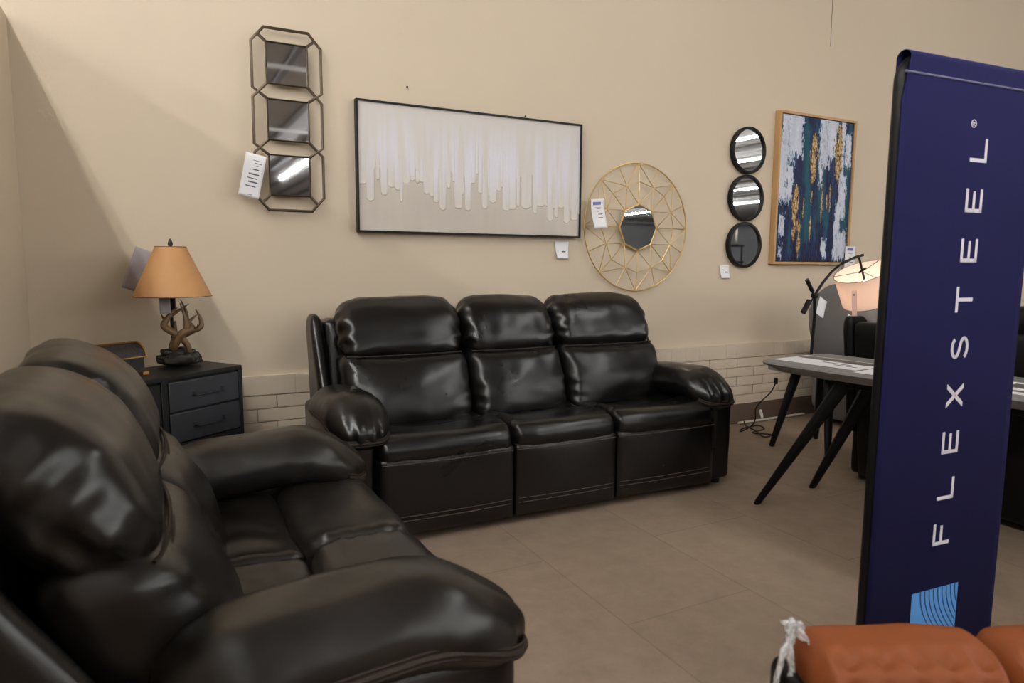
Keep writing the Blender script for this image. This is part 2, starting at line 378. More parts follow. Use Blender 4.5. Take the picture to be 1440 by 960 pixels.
# ------------------------------------------------------------------ reclining couches
def couch(name, label, n, loc, rz, lm, seed=0.0, ws=(.63, .56, .63), by=0.0, bz=0.0, af=0.0):
    T = thing(name, label, 'sofa', loc, rz)
    hw = sum(ws) / 2; n = len(ws); X_ = [-hw + sum(ws[:i]) for i in range(n + 1)]
    rg = random.Random(seed)
    # frame and feet
    soft('frame', (0, -0.475, 0.205), (hw + .02, 0.43, 0.165), (.02, .02, .02), lm, T, n=8, amp=0)
    for sx in (-1, 1):
        for y in (-0.88, -0.1):
            MB().lathe([(0.028, 0), (0.034, 0.04), (0.034, 0.05)], 16, (sx * (hw + .09), y, 0)).build('foot', 'foot', T)
    # arms
    for sx in (-1, 1):
        xc = sx * (hw + 0.052); hl = .33; yc = -.645 + af
        def dpan(P, U, sx=sx):
            P[:, 0] += sx * 0.012 * (1 - U[:, 1] ** 2) * (1 - U[:, 2] ** 2); return P
        soft('arm_panel', (sx * (hw + .074), -0.49, 0.255), (0.071, 0.455, 0.225), (.03, .035, .03), lm, T, n=16, deform=dpan, seed=seed + sx, amp=.003)
        def darm(P, U, sx=sx):
            y = P[:, 1]
            fr = sstep(-hl + .30, -hl, y)                      # front end rolls down
            crown = (1 - U[:, 0] ** 2)
            P[:, 2] += np.where(U[:, 2] > 0, 0.014 * crown, 0) - 0.085 * fr ** 1.8 - 0.075 * y
            P[:, 0] *= 1 - 0.10 * sstep(-hl + .17, -hl, y)
            # gathers along the side seam and the front
            g = np.exp(-((U[:, 2] - .05) / .55) ** 2) * sstep(.55, .95, np.abs(U[:, 0]))
            P[:, 2] += 0.006 * g * np.sin(y * 95 + 2.5 * np.sin(y * 23 + seed)) * sstep(.2, -.1, y)
            f2 = sstep(-hl + .16, -hl, y) * (U[:, 2] > -.3)
            P[:, 1] += 0.005 * f2 * np.sin(P[:, 0] * 110 + seed)
            return P
        ap = soft('arm_pad', (xc, yc, 0.532), (0.137, hl, 0.084), (.11, .15, .082), lm, T, n=30, deform=darm, seed=seed + 3 * sx, amp=.006, scale=6)
        for dz, rr in ((-.004, .0038), (-.015, .0085), (-.026, .0038)):
            pts = []
            for a_ in np.linspace(75, -140, 44):
                a = math.radians(a_)
                ex = sx * abs(math.cos(a)) ** .45 * math.copysign(1, math.cos(a)); ey = abs(math.sin(a)) ** .55 * math.copysign(1, math.sin(a))
                px_, py_ = 0.1355 * ex, (hl - .004) * ey
                fr = float(sstep(-hl + .30, -hl, np.array(py_)))
                px_ *= 1 - 0.10 * float(sstep(-hl + .17, -hl, np.array(py_)))
                pts.append((xc + px_, yc + py_, 0.532 + dz - 0.085 * fr ** 1.8 - 0.075 * py_))
            MB().tube(pts, rr, 8).build('piping' if rr < .005 else 'seam_band', 'piping' if rr < .005 else 'band', ap)
    # footrest panels, seats
    for k in range(n):
        xc = (X_[k] + X_[k + 1]) / 2; sw = ws[k]
        def dfp(P, U):
            P[:, 1] -= 0.014 * (1 - U[:, 0] ** 2) * (1 - U[:, 2] ** 2); return P
        fp = soft('front_panel', (xc, -0.941, 0.205), (sw / 2 - .003, 0.034, 0.17), (.014, .022, .012), lm, T, n=14, deform=dfp, seed=seed + k, amp=.002)
        for z in (0.122, 0.102):
            MB().tube([(xc + (sw / 2 - .02) * u, -0.9755 - 0.0145 * (1 - u * u) * (1 - ((z - .205) / .17) ** 2), z) for u in np.linspace(-1, 1, 15)], 0.0019, 5).build('stitching', 'stitch', fp)
        # front roll of the seat, wrapping over the footrest
        def droll(P, U, k=k):
            up = np.clip(U[:, 2], 0, 1)
            dip = (1 - U[:, 0] ** 2)
            P[:, 2] += up * (-0.034 * dip + 0.010) * sstep(-.9, .6, U[:, 1])
            P[:, 1] -= 0.012 * dip * (U[:, 1] < 0) * sstep(-1, 0, U[:, 2])
            w = sstep(.5, .95, np.abs(U[:, 0])) * up
            P[:, 2] += .0035 * w * np.sin(P[:, 1] * 120 + 3 * k)
            P[:, 2] -= .004 * up * np.exp(-((P[:, 0] - .02) / .008) ** 2) * (U[:, 1] > -.2)
            return P
        fr = soft('seat_roll', (xc, -0.825, 0.395), (sw / 2 - .002, 0.150, 0.076), (.03, .085, .07), lm, T, n=26, deform=droll, seed=seed + k * 2, amp=.005, scale=7)
        MB().tube([(xc + (sw / 2 - .01) * u, -0.9755 - .012 * (1 - u * u), 0.352) for u in np.linspace(-1, 1, 17)], 0.0022, 5).build('stitching', 'stitch', fr)
        def dseat(P, U, k=k):
            up = np.clip(U[:, 2], 0, 1)
            P[:, 2] += up * (-0.030 * (1 - U[:, 0] ** 2) - .012 * (1 - U[:, 1]) * .3)
            w = sstep(-.2, .9, U[:, 1] * -1) * up
            P[:, 2] += .0045 * up * np.sin(P[:, 0] * 34 + 2.2 * np.sin(P[:, 1] * 18 + k + seed)) * sstep(1.0, .2, np.abs(U[:, 1])) * (U[:, 0] * (1 if k == 0 else -1) > -.1)
            P[:, 2] -= .006 * up * np.exp(-((P[:, 0] - .02) / .008) ** 2)
            return P
        sc = soft('seat_cushion', (xc, -0.525, 0.375), (sw / 2 - .003, 0.155, 0.082), (.03, .05, .05), lm, T, n=28, deform=dseat, seed=seed + 5 + k, amp=.007, scale=7)
    # back: frame shell, wings, pillows
    def lean(P, U):
        P[:, 1] += 0.06 * (U[:, 2] + 1) - .06; return P
    soft('back_frame', (0, -0.13 + by, 0.47 + bz), (hw + .055, 0.085, 0.43), (.03, .03, .04), lm, T, n=12, deform=lean, amp=.002)
    for sx in (-1, 1):
        def dw(P, U):
            P[:, 1] += .62 * P[:, 2] * (1 - U[:, 1]) / 2 + .04 * U[:, 2] * (1 + U[:, 1]) / 2; return P
        soft('back_wing', (sx * (hw + .088), -0.175 + by, 0.60 + bz * 1.6), (0.033, 0.150, 0.325), (.03, .05, .07), lm, T, n=14, deform=dw, seed=seed + 9 * sx, amp=.004)
    for k in range(n):
        x0, x1 = X_[k], X_[k + 1]
        if k == 0: x0 -= .03
        if k == n - 1: x1 += .03
        xc = (x0 + x1) / 2; w = (x1 - x0) / 2 - .002
        oL = k == 0; oR = k == n - 1
        def dl(P, U, k=k):
            f = np.clip(-U[:, 1], 0, 1)
            b = (1 - U[:, 0] ** 2 * .8) * (1 - U[:, 2] ** 2)
            P[:, 1] -= 0.055 * b * f
            g = sstep(.62, .97, np.abs(U[:, 0])) * f
            P[:, 1] += 0.006 * g * np.sin(P[:, 2] * 70 + 1.7 * k + 2 * np.sin(P[:, 2] * 21 + seed))
            P[:, 1] += 0.36 * (P[:, 2] + 0.0)
            return P
        lb = soft('lumbar_cushion', (xc, -0.385 + by, 0.565 + bz), (w, 0.105, 0.185), (.06, .08, .06), lm, T, n=30, deform=dl, seed=seed + 11 + k, amp=.010, scale=5)
        def dh(P, U, k=k, oL=oL, oR=oR):
            f = np.clip(-U[:, 1], 0, 1)
            b = (1 - U[:, 0] ** 2 * .7) * (1 - U[:, 2] ** 2)
            P[:, 1] -= 0.022 * b * f
            edge = np.where(U[:, 0] > 0, 1.0 if oR else .35, 1.0 if oL else .35)
            P[:, 2] -= edge * 0.045 * np.abs(U[:, 0]) ** 4 * sstep(-.2, 1, U[:, 2])
            P[:, 2] += 0.012 * (1 - U[:, 0] ** 2) * sstep(-.2, 1, U[:, 2])
            g = sstep(.66, .98, np.abs(U[:, 0]))
            P[:, 1] += 0.007 * g * f * np.sin(P[:, 2] * 62 + 2.1 * k + 2 * np.sin(P[:, 2] * 25 + seed))
            P[:, 0] *= 1 - .014 * g * (1 + np.sin(P[:, 2] * 80 + P[:, 1] * 60))
            e2 = sstep(.72, .98, np.abs(U[:, 0])) * sstep(.25, -.6, U[:, 2]) * np.where(U[:, 0] > 0, float(oR), float(oL))
            P[:, 0] -= np.sign(U[:, 0]) * .008 * e2 * (1 + np.sin(78 * (P[:, 1] * .8 - P[:, 2] * .35) + k))
            gb = sstep(.3, .95, U[:, 1]) * sstep(.95, .2, np.abs(U[:, 2]))
            P[:, 2] += 0.006 * gb * np.sin(P[:, 0] * 75 + k)
            P[:, 1] += 0.42 * P[:, 2]
            return P
        hp = soft('head_cushion', (xc, -0.262 + by, 0.855 + bz), (w + .004, 0.108, 0.155), (.085, .098, .11), lm, T, n=32, deform=dh, seed=seed + 21 + k, amp=.010, scale=5)
        for dz in (0.0, .018):
            MB().tube([(xc + (w - .03) * u, -0.392 + by - .028 * (1 - u * u) ** .6 - .012 + dz * .25, 0.718 + bz + dz) for u in np.linspace(-1, 1, 21)], 0.0042, 6).build('seam_piping', 'piping', lb)
    return T

couch('reclining_sofa', 'three seat dark brown leather reclining sofa against the brick base of the back wall', 3, (1.714, -0.085, 0), math.radians(-1.2), 'espresso', seed=1.0)
couch('reclining_loveseat', 'two seat dark brown leather reclining loveseat in the left foreground, turned sideways', 2, (-0.36, -1.965, 0), math.radians(90), 'brown', seed=4.0, ws=(.535, .535), by=.065, bz=-.035, af=-.005)
couch('black_recliner', 'black leather recliner sofa seen from behind, past the grey table and navy banner', 2, (3.41, -1.97, 0), math.radians(90), 'black_l', seed=8.0, ws=(.56, .56), by=.13)

# ------------------------------------------------------------------ steel cabinet with drawers
def cabinet():
    ang = math.radians(36)
    T = thing('drawer_cabinet', 'charcoal metal drawer cabinet standing angled in the corner under the antler lamp', 'cabinet', (-0.046, -0.436, 0), ang)
    w, d, h = .72, .31, .715
    b = MB()
    b.box((0, .006, .385), (w - .01, d - .02, .61))
    b.box((0, 0, h - .011), (w, d, .022), chamfer=.004)
    for x in (-w / 2 + .011, w / 2 - .011): b.box((x, -d / 2 + .012, .385), (.022, .024, .63), chamfer=.003)
    b.box((-.045, -d / 2 + .012, .385), (.030, .024, .63), chamfer=.003)
    for z in (.405, .085): b.box((0, -d / 2 + .012, z), (w - .04, .022, .026), chamfer=.003)
    b.build('body', 'cab', T)
    for sx in (-1, 1):
        for sy in (-1, 1):
            MB().box((sx * (w / 2 - .02), sy * (d / 2 - .02), .036), (.03, .03, .072), chamfer=.003).build('leg', 'cab', T)
    # drawers on the right
    xa, xb = -.027, w / 2 - .026
    for z0, z1 in ((.560, .687), (.424, .552), (.255, .388), (.105, .245)):
        D = MB().box(((xa + xb) / 2, -d / 2 + .008, (z0 + z1) / 2), (xb - xa, .022, z1 - z0), chamfer=.004).build('drawer', 'drawer', T)
        hb = MB(); xm = (xa + xb) / 2 + .012; zz = (z0 + z1) / 2 - .005; yf = -d / 2 - .002
        hb.tube([(xm - .075, yf, zz), (xm - .07, yf - .020, zz), (xm - .064, yf - .024, zz), (xm + .064, yf - .024, zz), (xm + .07, yf - .020, zz), (xm + .075, yf, zz)], .0042, 8)
        for sx in (-1, 1): hb.box((xm + sx * .075, yf - .001, zz + .004), (.016, .004, .024), chamfer=.001)
        hb.build('handle', 'handle', D)
    dl = MB().box(((-w / 2 + .024 - .062) / 2, -d / 2 + .010, .40 + .0), (w / 2 - .062 - .026, .02, .573), chamfer=.004).build('door', 'cab', T)
    MB().tube([(-.085, -d / 2 - .002, .47), (-.085, -d / 2 - .022, .465), (-.085, -d / 2 - .022, .385), (-.085, -d / 2 - .002, .38)], .004, 8).build('handle', 'handle', dl)
    gr = MB()
    for k in range(7): gr.box((-.21, -d / 2 - .001, .62 - k * .06), (.24, .003, .004))
    gr.build('louvre', 'cab', dl)
cabinet()

# trinket chest
def chest():
    T = thing('woven_chest', 'small dark woven trinket chest with domed lid and gold edging on the corner cabinet', 'box', (-0.165, -0.50, 0.716), math.radians(36))
    w, d, h = .19, .125, .075
    def arc(y): return .075 + .05 * math.sqrt(max(0, 1 - (y / (d / 2)) ** 2))
    b = MB().box((0, 0, .012 + .033), (w - .012, d - .012, .066), chamfer=.004).build('body', 'weave', T)
    prof = [(-d / 2 + .003, .079)] + [(-(d / 2 - .003) * math.cos(a), .080 + .055 * math.sin(a)) for a in np.linspace(0, PI, 17)]
    lid = MB().prism(prof, -w / 2 + .004, w / 2 - .004, fn=lambda x, y, z: (z, x, y)).build('lid', 'weave', T, angle=30)
    tr = MB()
    for sx in (-1, 1):
        pts = [(sx * (w / 2 - .003), -(d / 2) * math.cos(a), .080 + .058 * math.sin(a)) for a in np.linspace(0, PI, 15)]
        tr.tube(pts, .004, 6)
    for k in range(20):
        tr.box((-w / 2 + .006 + k * (w - .012) / 19, 0, .139), (.005, .014, .006), rot=Matrix.Rotation(.5, 3, 'Z'))
    tr.tube([(-w / 2, -d / 2, .079), (w / 2, -d / 2, .079), (w / 2, d / 2, .079), (-w / 2, d / 2, .079)], .0035, 6, closed=True)
    tr.build('gold_edging', 'goldtrim', lid)
    for sx in (-1, 1):
        for sy in (-1, 1):
            MB().box((sx * (w / 2 - .008), sy * (d / 2 - .006), .008), (.030, .022, .016), chamfer=.004).build('corner_foot', 'goldtrim', T)
chest()

# ------------------------------------------------------------------ antler lamp
def antler_lamp():
    lx, ly = .075, -.262
    T = thing('antler_lamp', 'table lamp with twisted bronze antler stem, rock base and tan cone shade', 'lamp', (lx, ly, .7155), 0)
    def q(cx, cy, y=0.0):
        return ((220 + cx / 7.39 - 254.0) / 335, y, max(.012, (515.0 - (400 + cy / 7.39)) / 309))
    # rock base
    P, F = rbox((.092, .078, .029), (.088, .076, .026), 22)
    nz = fbm(P, 26, 2.0, 4)
    P[:, 0] *= 1 + .16 * nz; P[:, 1] *= 1 + .16 * nz; P[:, 2] += .029 + np.where(P[:, 2] > 0, .018 * nz + .004, 0); P[:, 2] = np.maximum(P[:, 2], 0)
    P[:, 0] += .004
    b = MB().add(P, F)
    for (x, y, z, r, s) in ((-.045, -.01, .064, .030, 1), (.045, .0, .060, .028, 2), (.0, -.03, .058, .026, 3), (.02, .03, .066, .030, 5), (-.03, .03, .060, .028, 6), (.062, -.03, .045, .024, 7), (-.07, -.02, .040, .022, 8)):
        Q, F2 = rbox((r, r * .9, r * .6), (r * .9,) * 3, 8); n2 = fbm(Q, 40, s, 3)
        b.add(Q * (1 + .25 * n2)[:, None] + np.array((x, y, z)), F2)
    b.build('rock_base', 'rock', T, angle=0)
    def smooth(pts, rad, m=6):
        out = []; ro = []
        n = len(pts)
        for i in range(n - 1):
            p0 = Vector(pts[max(0, i - 1)]); p1 = Vector(pts[i]); p2 = Vector(pts[i + 1]); p3 = Vector(pts[min(n - 1, i + 2)])
            for k in range(m):
                t = k / m
                out.append(0.5 * ((2 * p1) + (-p0 + p2) * t + (2 * p0 - 5 * p1 + 4 * p2 - p3) * t * t + (-p0 + 3 * p1 - 3 * p2 + p3) * t ** 3))
                ro.append(rad[i] * (1 - t) + rad[i + 1] * t)
        out.append(Vector(pts[-1])); ro.append(rad[-1]); return out, ro
    def antler(main, rad, tines):
        K = 1.25; rad = [r * K for r in rad]; tines = [(p, [r * K for r in rr]) for p, rr in tines]
        m = MB(); m.tube(*smooth(main, rad), 12)
        for p, r in tines: m.tube(*smooth(p, r), 10)
        m.build('antler', 'antler', T, angle=0)
    antler([q(200, 720, -.01), q(222, 630, -.035), q(285, 515, -.04), q(365, 470, -.035), q(445, 468, -.03), q(497, 430, -.025), q(485, 340, -.02), q(447, 262, -.015)],
           [.009, .011, .014, .013, .011, .0095, .006, .0015],
           [([q(330, 490, -.036), q(345, 420, -.04), q(328, 320, -.035), q(288, 190, -.03)], [.012, .011, .006, .0015]),
            ([q(400, 468, -.033), q(450, 440, -.05), q(452, 412, -.06)], [.006, .004, .001])])
    antler([q(360, 720, -.02), q(345, 640, -.03), q(300, 570, -.03), q(215, 500, -.03), q(118, 428, -.02), q(150, 355, -.01), q(210, 285, -.005), q(262, 240, .0)],
           [.010, .011, .012, .013, .0125, .010, .007, .0015],
           [([q(185, 330, -.01), q(270, 275, .01), q(385, 205, .02)], [.007, .005, .0012]),
            ([q(140, 380, -.01), q(110, 340, .0), q(95, 305, .01)], [.006, .004, .0012])])
    antler([q(190, 730, .03), q(185, 650, .03), q(235, 560, .03), q(330, 530, .03), q(420, 480, .03), q(360, 390, .03), q(350, 290, .03), q(298, 155, .02)],
           [.009, .010, .011, .012, .010, .0085, .006, .0015],
           [([q(372, 400, .03), q(420, 360, .04), q(468, 325, .05)], [.006, .005, .0012]),
            ([q(230, 560, .03), q(225, 470, .04), q(235, 390, .05)], [.010, .009, .003])])
    sx = q(200, 300)[0]
    MB().tube([(sx, .035, .03), (sx, .035, .30)], .007, 10).build('stem', 'blackmetal', T)
    MB().lathe([(.017, .245), (.019, .25), (.019, .33), (.012, .335)], 20, (sx, .02, 0)).build('socket', 'blackmetal', T)
    # shade
    zb, zt = 1.036 - .7155, 1.257 - .7155
    n = 64; rb_, rt = .163, .0645; cx, cy = -.012, .0
    s = MB(); prof = [(rb_, zb), (rb_ * .62 + rt * .38, zb + .38 * (zt - zb)), (rt, zt)]
    s.lathe([(rb_, zb), (rt, zt), (rt - .002, zt), (rb_ - .002, zb)], n, (cx, cy, 0))
    s.F = [f for f in s.F if len(f) == 4] + [((3 * n) + j, (3 * n) + (j + 1) % n, (j + 1) % n, j) for j in range(n)]
    sh = s.build('lamp_shade', 'shade', T, angle=50)
    for r, z in ((rb_, zb), (rt, zt)):
        MB().tube([(cx + r * math.cos(a), cy + r * math.sin(a), z) for a in np.linspace(0, 2 * PI, 64, endpoint=False)], .0022, 6, closed=True).build('shade_binding', 'shadetrim', sh)
    h = MB()
    for k in range(3):
        a = 2 * PI * k / 3; h.tube([(cx, cy, zt - .004), (cx + rt * math.cos(a), cy + rt * math.sin(a), zt - .002)], .002, 6)
    h.tube([(cx, cy, zt - .22), (cx - .03, cy, zt - .15), (cx - .03, cy, zt - .03), (cx, cy, zt + .002), (cx + .03, cy, zt - .03), (cx + .03, cy, zt - .15), (cx, cy, zt - .22)], .0018, 6)
    h.tube([(sx, .03, .29), (cx, cy, zt - .21)], .007, 8)
    h.build('harp', 'blackmetal', T)
    MB().lathe([(.004, 0), (.010, .004), (.011, .012), (.008, .022), (.004, .032), (.0005, .036)], 16, (cx, cy, zt + .002)).build('finial', 'rock', T)
antler_lamp()

# ------------------------------------------------------------------ price tags
def paper_tag(label, loc, rz, w, h, curl=.012, lines=(), block=None, tilt=0.0, name='hanging_price_tag', material='paper', string=None, taper=0.0, cat='price tag', ry=0.0, bend=0.0):
    """paper hanging in its local x-z plane, top centre at the origin, facing local -y"""
    T = thing(name, label, cat, loc, rz); T.rotation_euler = (tilt, ry, rz)
    nx, nz = 8, 14; th = .0005
    def S(u, v):   # u -1..1, v 0..1 down
        y = -curl * v * v - bend * math.sin(v * PI * 1.6) - .25 * curl * u * u
        return (w / 2 * u * (1 - taper * v), y, -h * v)
    def sheet(mb, off, u0, u1, v0, v1, nu, nv, t):
        V = []; F = []
        for s_ in (0, 1):
            for j in range(nv + 1):
                for i in range(nu + 1):
                    x, y, z = S(u0 + (u1 - u0) * i / nu, v0 + (v1 - v0) * j / nv)
                    V.append((x, y - off - (t if s_ == 0 else 0), z))
        st = nu + 1; k = st * (nv + 1)
        for j in range(nv):
            for i in range(nu):
                a = j * st + i; F.append((a, a + 1, a + st + 1, a + st)); F.append((k + a, k + a + st, k + a + st + 1, k + a + 1))
        ring = [i for i in range(nu + 1)] + [j * st + nu for j in range(1, nv + 1)] + [nv * st + i for i in range(nu - 1, -1, -1)] + [j * st for j in range(nv - 1, 0, -1)]
        for a, b in zip(ring, ring[1:] + ring[:1]): F.append((a, b, b + k, a + k))
        mb.add(V, F)
    b = MB(); sheet(b, 0, -1, 1, 0, 1, nx, nz, th); sh = b.build('sheet', material, T, angle=0)
    if lines:
        for (v, u0, u1, hh) in lines:
            l = MB(); sheet(l, th, u0, u1, v, v + hh * .7, 4, 1, .0002); l.build('print_line', 'ink', sh)
    if block:
        l = MB(); sheet(l, th, *block, 4, 2, .0002); l.build('logo_block', 'inkblue', sh)
    if string:
        MB().tube(string, .0012, 6).build('tag_string', 'tiestring', T)
    return T
LN = [(.28, -.4, .5, .02), (.33, -.1, .4, .02), (.42, -.2, .15, .015), (.50, .0, .6, .045), (.62, -.1, .6, .045)]
paper_tag('white paper price tag tied to the bronze three panel mirror', (.470, -.058, 1.722), 0, .098, .215, .01,
          [(.14, -.2, .6, .02), (.2, 0, .7, .025), (.27, -.1, .4, .015), (.34, -.1, .5, .04), (.45, -.4, .6, .045), (.55, -.5, .5, .03), (.63, -.3, .6, .045), (.73, -.5, .5, .035), (.93, -.2, .3, .02)], None, ry=math.radians(12), bend=.006,
          string=[(0, 0, -.01), (.03, .012, .012), (.05, .03, .004)])
paper_tag('white price tag with blue heading hung on the gold sunburst mirror', (2.512, -.062, 1.602), 0, .102, .185, .014, LN, (-.7, .5, .1, .2), ry=math.radians(-5), bend=-.006,
          string=[(0, 0, -.005), (.02, .01, .03), (.025, .02, .06)])
paper_tag('small curled white label under the right end of the white painting', (2.285, -.001, 1.33), 0, .105, .105, .02, [(.55, .0, .6, .12)], None, taper=.22, name='hanging_price_label')
paper_tag('small curled white label below the three round black mirrors', (3.675, -.001, 1.188), 0, .100, .092, .02, [(.5, .1, .7, .13)], None, taper=.18, name='hanging_price_label')
paper_tag('white price tag with blue heading hung at the corner of the gold-streaked painting', (4.985, -.053, 1.345), 0, .13, .20, .004, LN, (-.6, .5, .06, .17), name='hanging_price_tag')
paper_tag('plain white paper label behind the tag on the gold-streaked painting', (4.985, -.001, 1.21), 0, .115, .115, .01, [(.35, -.5, .1, .06)], None, taper=.1, name='hanging_price_label')
paper_tag('paper tag in painted shadow grey hanging behind the left edge of the tan lamp shade', (-.040, -.085, 1.245), math.radians(12), .085, .20, .01, (), None, ry=math.radians(20), material='shadowpaper')
paper_tag('paper tag in painted shadow grey hanging from the antler lamp under its shade', (.028, -.300, 1.035), math.radians(8), .045, .075, .004, (), None, material='shadowpaper')

# ------------------------------------------------------------------ bronze three-panel mirror
def chain_mirror():
    T = thing('panel_mirror', 'bronze wall mirror of three stacked octagonal frames around square smoked panes', 'mirror', (.632, -.012, 1.90), 0)
    r = .0052
    zs = [.275, .001, -.272]; s = .100; yF = -.03
    fm = MB()
    def bar(*p): fm.tube([(x, y, z) for x, y, z in p], r, 6, flat=1.6)
    R_ = .168; C_ = .107
    zt, zb = .441, -.446
    x1, x2 = .138, -.134
    # top outer chamfered frame
    for sx in (-1, 1):
        bar((0, yF, zt), (sx * C_, yF, zt), (sx * R_, yF, zt - .07), (sx * R_, yF, .150), (sx * s, yF, .001 + s))
        bar((sx * s, yF, .275 - s), (sx * R_, yF, .102), (sx * R_, yF, -.122), (sx * s, yF, -.272 + s))
        bar((sx * s, yF, .001 - s), (sx * R_, yF, -.165), (sx * R_, yF, zb + .07), (sx * C_, yF, zb), (0, yF, zb))
        bar((sx * s, yF, .275 + s), (sx * (R_ + C_) / 2, yF, zt - .035))
        bar((sx * s, yF, -.272 - s), (sx * (R_ + C_) / 2, yF, zb + .035))
    for z in zs:
        fm.tube([(-s, yF, z - s), (s, yF, z - s), (s, yF, z + s), (-s, yF, z + s)], r * 1.15, 6, closed=True)
        for sx in (-1, 1):
            fm.tube([(sx * s * .8, yF, z + s), (sx * s * .8, .010, z + s * .9)], .004, 6)
    fm.build('frame', 'bronze', T)
    for z in zs:
        MB().box((0, yF + .004, z), (2 * s - .004, .006, 2 * s - .004)).build('mirror_pane', 'mirror_dark', T, smooth=False)
chain_mirror()

# ------------------------------------------------------------------ white drip painting
def colour_grid(name, w, h, nu, nv, fn, material, parent, y=0.0, relief=None):
    V = []; F = []; cols = []
    for j in range(nv + 1):
        for i in range(nu + 1):
            u, v = i / nu, j / nv
            c = fn(u, v); cols.append(c[:4])
            V.append(((u - .5) * w, y - (c[4] if len(c) > 4 else 0), (.5 - v) * h))
    st = nu + 1
    for j in range(nv):
        for i in range(nu):
            a = j * st + i; F.append((a, a + st, a + st + 1, a + 1))
    # close the back so the canvas has thickness
    k = len(V); V += [(-w / 2, y + .012, h / 2), (w / 2, y + .012, h / 2), (w / 2, y + .012, -h / 2), (-w / 2, y + .012, -h / 2)]; cols += [(.6, .58, .55, 0)] * 4
    F.append((k, k + 1, k + 2, k + 3))
    top = [i for i in range(st)]; bot = [nv * st + i for i in range(st)]
    F.append(tuple(top + [k + 1, k])); F.append(tuple(bot[::-1] + [k + 3, k + 2]))
    F.append(tuple([j * st for j in range(nv, -1, -1)] + [k, k + 3])); F.append(tuple([j * st + nu for j in range(nv + 1)] + [k + 2, k + 1]))
    me = bpy.data.meshes.new(name); me.from_pydata(V, [], F); me.update()
    a = me.color_attributes.new('paint', 'FLOAT_COLOR', 'POINT')
    a.data.foreach_set('color', np.array(cols, dtype=np.float32).ravel())
    me.materials.append(MT[material])
    o = bpy.data.objects.new(name, me); C.objects.link(o); o.parent = parent
    return o
def drip_painting():
    X0, X1, Z0, Z1 = .978, 2.400, 1.357, 2.054
    w, h = X1 - X0, Z1 - Z0
    T = thing('framed_painting', 'wide white and beige drip painting in a thin black frame above the sofa', 'painting', ((X0 + X1) / 2, -.004, (Z0 + Z1) / 2), 0)
    f = MB(); d = .042; t = .009
    for x in (-w / 2 + t / 2, w / 2 - t / 2): f.box((x, -d / 2, 0), (t, d, h))
    for z in (-h / 2 + t / 2, h / 2 - t / 2): f.box((0, -d / 2, z), (w - 2 * t, d, t))
    f.build('frame', 'blackmetal', T, smooth=False)
    # (centre, half width, bottom)
    D = [(c0, w0 * (1.25 if i0 % 3 else .9), b0) for i0, (c0, w0, b0) in enumerate([(.012, .022, .64), (.045, .012, .77), (.075, .006, .60), (.10, .014, .72), (.13, .012, .65), (.155, .010, .67), (.170, .007, .765), (.19, .012, .62), (.215, .010, .59), (.237, .008, .61), (.255, .009, .60),
         (.275, .012, .69), (.297, .012, .71), (.315, .010, .76), (.345, .012, .815), (.37, .010, .63), (.395, .007, .58), (.413, .014, .80), (.43, .010, .68), (.456, .012, .81), (.478, .010, .58), (.497, .006, .50), (.515, .010, .66),
         (.533, .010, .79), (.547, .008, .68), (.570, .014, .735), (.597, .010, .63), (.613, .007, .60), (.633, .014, .80), (.662, .014, .785), (.690, .010, .755), (.71, .006, .60), (.728, .018, .77), (.750, .006, .76), (.774, .009, .81), (.80, .018, .745),
         (.828, .010, .74), (.849, .012, .87), (.868, .008, .76), (.882, .010, .84), (.905, .014, .75), (.935, .012, .885), (.955, .010, .77), (.975, .014, .86), (.995, .012, .80)])]
    DC = np.array([a[0] for a in D]); DW = np.array([a[1] for a in D]); DB = np.array([a[2] for a in D])
    def fn(u, v):
        e = np.clip(1 - ((u - DC) / DW) ** 2, 0, None)
        b = np.where(np.abs(u - DC) < DW, DB - .03 + .03 * np.sqrt(e), 0.0)
        bd = float(b.max())
        if bd == 0.0:
            bd = .50 + .07 * noise.noise(Vector((u * 60, 0, 3)))
        inside = v < bd
        s1 = noise.noise(Vector((u * 40, v * 1.3, 1))); s2 = noise.noise(Vector((u * 90, v * 2.5, 7))); s3 = noise.noise(Vector((u * 9, v * 4, 11)))
        lo = np.array((.545, .500, .445)) * (1 + .05 * s3 + .03 * s1 * (v > .75))
        if inside:
            c = np.array((.635, .605, .575))
            lav = max(0.0, min(1.0, .5 + 1.3 * s1 + .5 * s2)) * max(0.0, min(1.0, 1.3 - abs(v - .42) * 3.4))
            c = c * (1 - .75 * lav) + np.array((.70, .70, .80)) * .75 * lav
            tip = max(0.0, 1 - (bd - v) / .10)
            c = c * (1 - .7 * tip) + np.array((.68, .635, .56)) * .7 * tip
            k = int(np.argmax(b)) if b.max() > 0 else 0
            edge = abs(u - DC[k]) / DW[k] if b.max() > 0 else 1
            z = .0030 * math.sqrt(max(0, 1 - min(1, edge) ** 2)) * min(1, max(0, (v - bd + .34) / .25)) + .001 + .0008 * s2 * min(1, v * 3)
        else:
            c = lo; z = .0
        return (float(c[0]), float(c[1]), float(c[2]), 0.0, z)
    cv = colour_grid('canvas', w - 2 * t, h - 2 * t, 420, 150, fn, 'drip', T, y=-.030)
drip_painting()

